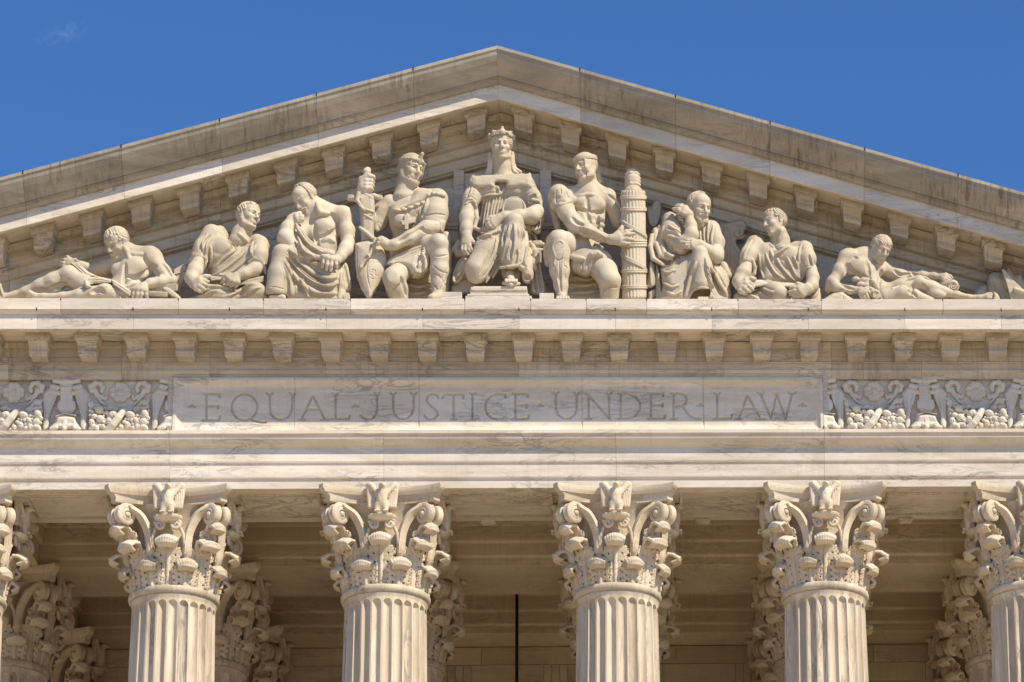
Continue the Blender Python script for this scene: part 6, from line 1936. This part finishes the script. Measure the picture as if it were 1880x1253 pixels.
    # hanging ends of cloth
    g.pil(r, [(75, 800), (120, 830), (140, 1040), (50, 1080), (50, 960)], 0, 80, 34, back=-80); g.pil(r, [(135, 850), (165, 860), (215, 1230), (140, 1230)], 10, 90, 34, back=-80); g.pil(r, [(50, 1120), (130, 1080), (135, 1160), (60, 1230)], -20, 60, 30, back=-80)
    g.folds(r, [[(85, 840), (85, 950), (90, 1050)], [(160, 880), (170, 1020), (190, 1190)]], 9)
    root = statue('statue', g.P(550, 1150), 'bearded robed man, one hand bent back to his shoulder', GRP)
    g.build(root)
    # the chair behind
    w = Fig(fr, (20, 130, 1110, 1230), (-430, 0))
    k = 'back'
    w.pil(k, [(35, 220), (80, 225), (110, 165), (170, 158), (195, 200), (195, 330), (155, 440), (80, 440), (40, 350)], -330, -180, 24, back=-430)
    for a in np.linspace(-1.1, 1.1, 7): w.st(k, [(95, 320), (95 + 75 * math.sin(a + .6), 320 - 85 * math.cos(a + .6))], 6, mode='-', k=5)
    w.pil('frame', [(780, 395), (900, 390), (1020, 365), (1075, 390), (1085, 450), (1060, 500), (1075, 540), (1040, 575), (985, 580), (1000, 640), (1060, 720), (1100, 900), (1100, 1230), (790, 1230), (800, 600)], -360, -260, 16, back=-430)
    sp = [(985 + (78 - 16 * t) * math.cos(t * 1.0 - 1.2) * (1 - t / 14), 505 + (78 - 16 * t) * math.sin(t - 1.2) * (1 - t / 14), -245, 11) for t in np.linspace(0, 4.4, 30)]
    w.c('frame', sp, 6); w.e('frame', (985, 510, -250), (26, 26, 26), 6)
    w.sts('frame', [[(800, 440), (900, 430), (1010, 410), (1070, 420)], [(800, 470), (905, 465)], [(905, 440), (910, 700), (915, 880)], [(930, 620), (990, 690), (1040, 800)]], 6, mode='-', k=6)
    w.b('frame', (920, 925, -180), (60, 34, 80), 4, rd=6)
    root = statue('chair', w.P(900, 1200), 'scroll-backed marble chair behind the bearded robed man', None, 'chair')
    w.build(root)


# 8: man in a tunic holding a sheet, head turned to the left
def fig_draped_right():
    fr = (1330, 370, 6.595)
    g = Fig(fr, (80, 50, 1190, 1250), (-260, 380))
    f = 'body'; r = 'robe'
    g.c(f, [(655, 380, 60, 100), (670, 480, 0, 120), (670, 560, -20, 140)], 30)
    g.head((610, 255, 90), 355, yaw=-58, pitch=-12, roll=3, hair='side', line=.33, seed=11)
    g.st(f, [(700, 330), (680, 420), (650, 490)], 10, k=26)
    g.pil(r, [(330, 420), (460, 408), (540, 520), (640, 560), (760, 520), (870, 470), (980, 500), (1060, 620), (1080, 760), (1000, 900), (900, 1000), (440, 1000), (410, 850), (330, 740), (250, 640)], -70, 100, 150, back=-200)
    g.e(r, (760, 660, 90), (160, 130, 70), 60); g.e(r, (500, 640, 70), (120, 140, 60), 60)
    g.c(r, [(370, 520, 20, 110), (300, 650, 60, 100), (270, 730, 90, 90)], 50)
    g.c(r, [(970, 580, 30, 105), (1010, 700, 60, 96), (1010, 780, 70, 86)], 50)
    g.e(r, (270, 810, 130), (80, 86, 90), 10, mode='-', ang=-15)
    g.c(r, [(200, 730, 120, 20), (270, 700, 140, 22), (340, 720, 140, 24), (372, 800, 125, 24), (360, 880, 110, 22), (310, 920, 100, 16)], 12)
    g.st(r, [(985, 815), (1050, 800), (1110, 800)], 12, k=10); g.st(r, [(985, 830), (960, 900), (930, 950)], 14, k=12)
    g.st(r, [(470, 430), (560, 530), (640, 570), (770, 515)], 14, k=12, on=[r])
    g.folds(r, [[(500, 630), (540, 740), (620, 870), (780, 975)], [(620, 660), (680, 780), (780, 900), (880, 985)], [(760, 680), (810, 790), (870, 910)], [(840, 670), (880, 760), (890, 810)], [(560, 600), (580, 660), (600, 700)], [(590, 660), (680, 610), (770, 540)], [(420, 640), (430, 780), (470, 930)]], 13)
    g.folds(r, [[(330, 470), (270, 580), (230, 680)], [(930, 520), (900, 620), (900, 760)], [(1040, 640), (1060, 720), (1070, 780)]], 12)
    # arms
    g.c(f, [(270, 780, 100, 74), (230, 870, 120, 88), (175, 970, 150, 78), (190, 1020, 180, 70)], 30)
    g.hand(f, (200, 1010, 190), [[(260, 960, 240), (320, 1000, 240), (352, 1040, 220)], [(260, 1000, 245), (310, 1040, 245), (340, 1070, 225)], [(240, 1050, 240), (280, 1080, 240), (310, 1095, 220)], [(200, 1085, 225), (235, 1110, 225), (260, 1115, 210)]], [(270, 940, 230), (330, 935, 240), (365, 940, 230)], rw=66, rf=26, k=16)
    g.c(f, [(1050, 820, 60, 72), (1070, 920, 90, 76), (1060, 1030, 140, 76), (1000, 1065, 180, 66)], 30)
    g.hand(f, (1000, 1065, 190), [[(900, 1055, 235), (840, 1045, 235), (800, 1050, 215)], [(910, 1085, 235), (850, 1085, 235), (790, 1095, 215)], [(930, 1110, 225), (870, 1115, 225), (800, 1130, 205)], [(950, 1130, 215), (900, 1145, 215), (840, 1155, 195)]], [(930, 1020, 225), (890, 1005, 235), (850, 1030, 225)], rw=66, rf=26, k=16)
    # lap
    g.pil(r, [(90, 1230), (110, 1140), (170, 1090), (330, 1080), (450, 1050), (600, 1000), (700, 1020), (760, 1080), (780, 1250), (100, 1250)], 30, 170, 90, back=-80)
    g.c(r, [(520, 1050, 100, 100), (645, 1105, 220, 108)], 50)
    g.pil(r, [(1050, 1120), (1110, 1030), (1165, 1080), (1170, 1250), (1030, 1250)], 0, 110, 50, back=-80)
    g.folds(r, [[(400, 1090), (480, 1140), (580, 1180)], [(455, 1050), (540, 1090), (600, 1100)], [(260, 1120), (360, 1160), (420, 1190)], [(1120, 1050), (1110, 1120), (1060, 1180)]], 14)
    root = statue('statue', g.P(620, 1150), 'seated man in a tunic facing left and holding a flat sheet across his lap', GRP)
    g.build(root)
    w = Fig(fr, (260, 920, 960, 1120), (40, 330))
    w.pil('sheet', [(300, 945), (400, 955), (600, 985), (780, 990), (900, 995), (890, 1020), (760, 1045), (560, 1020), (380, 1040), (330, 1010)], 170, 225, 20, back=120)
    w.st('sheet', [(310, 950), (500, 968), (700, 990), (900, 1000)], 10, k=6)
    root = statue('paper_sheet', w.P(600, 1010), 'flat curling sheet held between both hands of the man facing left', None, 'paper')
    w.build(root)


# 9: reclining man with two scrolls at the right
def fig_reclining_right():
    fr = (1500, 420, 4.947)
    g = Fig(fr, (30, 20, 1700, 670), (-230, 270))
    f = 'body'; r = 'cloth'
    g.c(f, [(400, 300, -10, 110), (440, 420, 10, 105), (500, 530, 20, 100), (620, 600, 10, 90)], 50)
    g.c(f, [(300, 280, 30, 76), (440, 260, -10, 85), (600, 360, -50, 76)], 50)
    g.c(f, [(530, 215, 50, 62), (480, 260, 0, 74)], 30)
    g.head((580, 185, 85), 245, yaw=28, pitch=-36, roll=-8, hair='curly', line=.24, seed=21)
    g.e(f, (355, 345, 90), (105, 72, 50), 24, ang=-28)
    g.e(f, (540, 370, 20), (80, 66, 45), 26, ang=20)
    g.sts(f, [[(270, 300), (310, 370), (380, 420), (460, 430)], [(450, 290), (465, 370), (470, 440)], [(300, 470), (370, 450), (460, 440)], [(280, 230), (330, 260), (370, 270)], [(480, 450), (490, 520), (530, 560)], [(590, 380), (570, 470), (560, 530)]], 10, mode='-', k=18)
    for x, y in ((350, 460), (420, 470), (390, 510), (440, 520)): g.e(f, (x, y, 105), (36, 26, 24), 16, ang=-10)
    g.st(f, [(480, 470), (520, 490), (545, 560)], 16, k=16)
    # near arm
    g.e(f, (280, 250, 60), (84, 70, 72), 30, ang=-30)
    g.c(f, [(260, 270, 60, 70), (205, 380, 70, 58), (150, 480, 80, 48)], 26)
    g.e(f, (215, 385, 100), (44, 62, 36), 20, ang=-20)
    g.c(f, [(140, 490, 85, 50), (180, 540, 105, 48), (300, 560, 140, 40), (400, 560, 165, 30)], 22)
    g.c(f, [(130, 480, 60, 46), (115, 550, 40, 46)], 30)
    g.st(f, [(200, 490), (260, 530), (330, 550)], 8, mode='-', k=16); g.st(f, [(270, 320), (260, 400), (230, 450)], 9, mode='-', k=16)
    g.hand(f, (400, 565, 170), [[(450, 560, 205), (480, 585, 205), (495, 615, 190)], [(435, 580, 210), (455, 610, 205), (470, 640, 190)], [(415, 590, 205), (430, 620, 200), (440, 645, 190)], [(395, 590, 195), (400, 620, 195), (410, 640, 180)]], [(440, 550, 190), (480, 545, 200), (505, 550, 195)], rw=32, rf=15, k=10)
    # far arm
    g.c(f, [(650, 390, -60, 66), (760, 430, -50, 62), (860, 440, -50, 54), (960, 430, -30, 52), (1060, 430, -10, 38), (1130, 440, 0, 32)], 26)
    g.sts(f, [[(700, 380), (760, 420), (840, 410)], [(860, 400), (900, 430), (960, 470)]], 9, mode='-', k=16)
    g.hand(f, (1130, 440, 0), [[(1170, 420, 30), (1210, 430, 35), (1230, 450, 25)], [(1165, 435, 35), (1200, 450, 42), (1215, 465, 30)], [(1160, 455, 38), (1190, 468, 42), (1205, 480, 30)], [(1150, 468, 35), (1175, 480, 36), (1190, 490, 26)]], None, rw=34, rf=14, k=10)
    # legs
    g.c(f, [(620, 600, 10, 90), (780, 540, 60, 84), (925, 490, 90, 60)], 40)
    g.c(f, [(930, 485, 95, 56), (1050, 540, 70, 60), (1150, 575, 60, 46), (1270, 600, 50, 32), (1380, 625, 45, 24), (1470, 625, 45, 24)], 24)
    g.e(f, (925, 480, 130), (46, 46, 30), 16); g.e(f, (1080, 590, 95), (90, 36, 30), 20, ang=14)
    g.c(f, [(1470, 628, 50, 24), (1540, 610, 50, 20), (1580, 600, 50, 18)], 12)
    for i in range(5): g.c(f, [(1545, 590 + i * 10, 60, 10), (1585, 585 + i * 11, 60, 8)], 2)
    g.c(f, [(640, 640, 100, 80), (770, 590, 150, 60), (880, 610, 150, 56), (1030, 660, 140, 40)], 30)
    g.e(f, (800, 570, 185), (60, 34, 26), 16)
    g.sts(f, [[(830, 570), (880, 590), (900, 620)], [(950, 500), (980, 540), (1010, 560)], [(880, 500), (860, 560), (850, 600)]], 9, mode='-', k=16)
    g.c(r, [(740, 525, 130, 12), (840, 460, 140, 14), (925, 435, 140, 14), (990, 450, 130, 12), (1050, 490, 110, 10)], 8)
    g.c(r, [(600, 630, 120, 14), (650, 590, 160, 14), (690, 550, 160, 14), (740, 530, 140, 12)], 8)
    g.pil(r, [(560, 600), (640, 560), (720, 530), (700, 560), (640, 620), (610, 670), (560, 670)], 100, 160, 30, back=40)
    root = statue('statue', g.P(700, 640), 'reclining bare-chested man with a scroll in each hand, right end of the pediment', GRP)
    g.build(root)
    for nm, x0, y0, d0, x1, y1, d1, rr, lab in (('scroll', 460, 565, 130, 535, 597, 205, 42, 'rolled scroll under the near hand of the man reclining at the right'), ('scroll', 1140, 530, -20, 1232, 520, 50, 56, 'larger rolled scroll in the outstretched hand of the man reclining at the right')):
        w = Fig(fr, (min(x0, x1) - 90, min(y0, y1) - 90, max(x0, x1) + 90, max(y0, y1) + 90), (-130, 300), h=.008)
        w.c('roll', [(x0, y0, d0, rr), (x1, y1, d1, rr)], 0)
        p = w.surf([(x1, y1)], ['roll'])[0]
        w.e('roll', (x1 + 8, y1, p + 16), (rr * 1.05, rr * 1.05, 34), 4, mode='-')
        P = [(x1 + 6 + (rr * .92 - t * rr * .052) * math.cos(t), y1 + (rr * .92 - t * rr * .052) * math.sin(t), p - 16, 5.5) for t in np.linspace(0, 15, 70)]
        w.c('roll', P, 3)
        rt = statue(nm, w.P(x1, y1), lab, 'scrolls of the reclining man', 'scroll'); w.build(rt)
    w = Fig(fr, (40, 520, 370, 670), (0, 260))
    w.pil('pages', [(60, 640), (140, 590), (230, 570), (270, 600), (340, 645), (330, 670), (60, 670)], 120, 200, 24, back=60, smooth=False)
    w.c('pages', [(240, 575, 170, 9), (262, 560, 180, 8), (268, 540, 180, 5)], 4)
    w.sts('pages', [[(230, 585), (235, 615), (240, 660)], [(240, 595), (290, 615), (335, 650)], [(240, 615), (290, 632), (330, 660)], [(100, 630), (160, 600), (220, 590)]], 4, mode='-', k=3)
    rt = statue('open_book', w.P(200, 640), 'open book lying by the elbow of the man reclining at the right', None, 'book'); w.build(rt)
    # carved animal head and sloping slab at the far right
    w = Fig(fr, (1400, 340, 2010, 670), (-230, 200))
    k = 'head'
    w.pil(k, [(1545, 480), (1575, 410), (1650, 400), (1700, 415), (1740, 350), (1790, 420), (1850, 410), (1880, 470), (1990, 520), (1990, 680), (1560, 680), (1550, 560)], -150, -40, 60, back=-230)
    w.pil(k, [(1420, 600), (1450, 540), (1530, 510), (1560, 560), (1560, 680), (1420, 680)], -160, -70, 50, back=-230)
    w.pil(k, [(1600, 500), (1615, 560), (1660, 600), (1675, 670), (1590, 680), (1590, 600)], -60, 40, 30, back=-150)
    w.e(k, (1655, 492, -50), (20, 16, 16), 4); w.st(k, [(1630, 480), (1655, 465), (1680, 480)], 6, k=5)
    w.folds(k, [[(1560, 470), (1600, 520), (1590, 600)], [(1690, 560), (1730, 590), (1750, 640)], [(1700, 480), (1720, 540), (1700, 600)]], 8)
    rt = statue('animal_carving', w.P(1650, 640), 'shaded carved animal head in the right corner of the pediment', None, 'carving'); w.build(rt)
    w = Fig(fr, (1640, 340, 2010, 670), (-150, 260))
    w.pil('slab', [(1675, 370), (1700, 368), (1900, 580), (1990, 640), (1990, 690), (1770, 690)], 20, 90, 10, back=-20, smooth=False)
    w.c('slab', [(1800, 555, 110, 22), (1850, 575, 110, 26), (1960, 590, 100, 30)], 10)
    rt = statue('sloping_slab', w.P(1800, 640), 'sunlit sloping slab beside the carved animal head at the right edge', None, 'slab'); w.build(rt)


fig_warrior(); fig_bearded(); fig_draped_right(); fig_reclining_right()
w = Fig((0, 400, 5.222), (-160, 580, 80, 800), (-150, 200))
w.pil('cloth', [(-120, 620), (0, 625), (25, 680), (45, 740), (30, 790), (-120, 790)], 0, 80, 40, back=-100)
w.folds('cloth', [[(-10, 640), (10, 700), (30, 760)], [(-60, 640), (-30, 700), (-10, 770)]], 10)
rt = statue('drapery_carving', w.P(0, 750), 'end of a carved drapery at the left edge of the pediment ledge', None, 'carving'); w.build(rt)
# ------------------------------------------------------------------ ground, sky, sun, camera
mb = MB(); mb.box(-900, 900, -900, 900, -1.9, -1.6)
tag(mb.build('plaza', M_PLAZA), 'pale stone plaza in front of the courthouse steps', kind='structure')

SUN_EL, SUN_AZ = 45.8, 46.0                  # above the horizon; to the right of the facade's normal
sd = Vector((math.sin(R(SUN_AZ)) * math.cos(R(SUN_EL)), -math.cos(R(SUN_AZ)) * math.cos(R(SUN_EL)), math.sin(R(SUN_EL))))
sun = bpy.data.lights.new('sun', 'SUN'); sun.energy = 5.0; sun.angle = R(.5); sun.color = (1.0, .89, .70)
so = bpy.data.objects.new('sun', sun); so.rotation_euler = (-sd).to_track_quat('-Z', 'Y').to_euler(); so.location = (20, -30, 50); link(so)

world = bpy.data.worlds.new('World'); scene.world = world; world.use_nodes = True
wn = world.node_tree
sky = wn.nodes.new('ShaderNodeTexSky'); sky.sky_type = 'NISHITA'; sky.sun_disc = False
sky.sun_elevation = R(SUN_EL); sky.sun_rotation = math.atan2(sd.x, sd.y)
sky.air_density = 1.0; sky.dust_density = .3; sky.ozone_density = 3.0; sky.altitude = 1500
bg = wn.nodes['Background']; bg.inputs['Strength'].default_value = .092
tn = wn.nodes.new('ShaderNodeMix'); tn.data_type = 'RGBA'; tn.blend_type = 'MULTIPLY'; tn.inputs[0].default_value = 1.0
tn.inputs[7].default_value = (.70, 1.14, 1.62, 1)     # the deep clear blue of the day
wn.links.new(sky.outputs[0], tn.inputs[6])
# one faint wisp of cirrus high on the left
tc = wn.nodes.new('ShaderNodeTexCoord')
def vdot(vec, off):
    n = wn.nodes.new('ShaderNodeVectorMath'); n.operation = 'DOT_PRODUCT'; n.inputs[1].default_value = vec; wn.links.new(tc.outputs['Generated'], n.inputs[0])
    m_ = wn.nodes.new('ShaderNodeMath'); m_.operation = 'SUBTRACT'; m_.inputs[1].default_value = off; wn.links.new(n.outputs['Value'], m_.inputs[0]); return m_.outputs[0]
w0 = CF + CR * ((118 - PPX) / FPX) - CU * ((62 - PPY) / FPX); w0 /= np.linalg.norm(w0)
ax1 = CR * .93 + CU * .36; ax2 = CU * .93 - CR * .36
def m2(op, a, b):
    n = wn.nodes.new('ShaderNodeMath'); n.operation = op
    for i, q in enumerate((a, b)):
        if isinstance(q, (int, float)): n.inputs[i].default_value = q
        elif q is not None: wn.links.new(q, n.inputs[i])
    return n.outputs[0]
e1 = m2('MULTIPLY', vdot(tuple(ax1), float(w0 @ ax1)), 1 / .0115); e2 = m2('MULTIPLY', vdot(tuple(ax2), float(w0 @ ax2)), 1 / .0042)
rad_ = m2('SQRT', m2('ADD', m2('MULTIPLY', e1, e1), m2('MULTIPLY', e2, e2)), None)
fall = wn.nodes.new('ShaderNodeMapRange'); fall.interpolation_type = 'SMOOTHSTEP'; fall.inputs['From Min'].default_value = 1.0; fall.inputs['From Max'].default_value = .0
wn.links.new(rad_, fall.inputs['Value'])
cn_ = wn.nodes.new('ShaderNodeTexNoise'); cn_.inputs['Scale'].default_value = 420; cn_.inputs['Detail'].default_value = 6; cn_.inputs['Distortion'].default_value = 1.2
wn.links.new(tc.outputs['Generated'], cn_.inputs['Vector'])
cov = wn.nodes.new('ShaderNodeMapRange'); cov.inputs['From Min'].default_value = .38; cov.inputs['From Max'].default_value = .75; wn.links.new(cn_.outputs['Fac'], cov.inputs['Value'])
ci = wn.nodes.new('ShaderNodeMix'); ci.data_type = 'RGBA'; ci.inputs[7].default_value = (5.2, 6.2, 8.2, 1)
wn.links.new(m2('MULTIPLY', m2('MULTIPLY', fall.outputs[0], cov.outputs[0]), .15), ci.inputs[0])
wn.links.new(tn.outputs[2], ci.inputs[6]); wn.links.new(ci.outputs[2], bg.inputs['Color'])

cam = bpy.data.cameras.new('camera'); co = bpy.data.objects.new('camera', cam)
M = Matrix(((CR[0], CU[0], -CF[0], CAMPOS[0]), (CR[1], CU[1], -CF[1], CAMPOS[1]), (CR[2], CU[2], -CF[2], CAMPOS[2]), (0, 0, 0, 1)))
co.matrix_world = M
cam.sensor_width = 36; cam.sensor_fit = 'HORIZONTAL'; cam.lens = FPX / 1880 * 36
cam.shift_x = (940 - PPX) / 1880; cam.shift_y = (PPY - 626.5) / 1880
cam.clip_end = 3000; link(co); scene.camera = co

scene.view_settings.view_transform = 'Standard'; scene.view_settings.look = 'None'
scene.view_settings.exposure = .17; scene.view_settings.gamma = 1.0
scene.render.engine = 'CYCLES'
scene.cycles.max_bounces = 8; scene.cycles.diffuse_bounces = 5
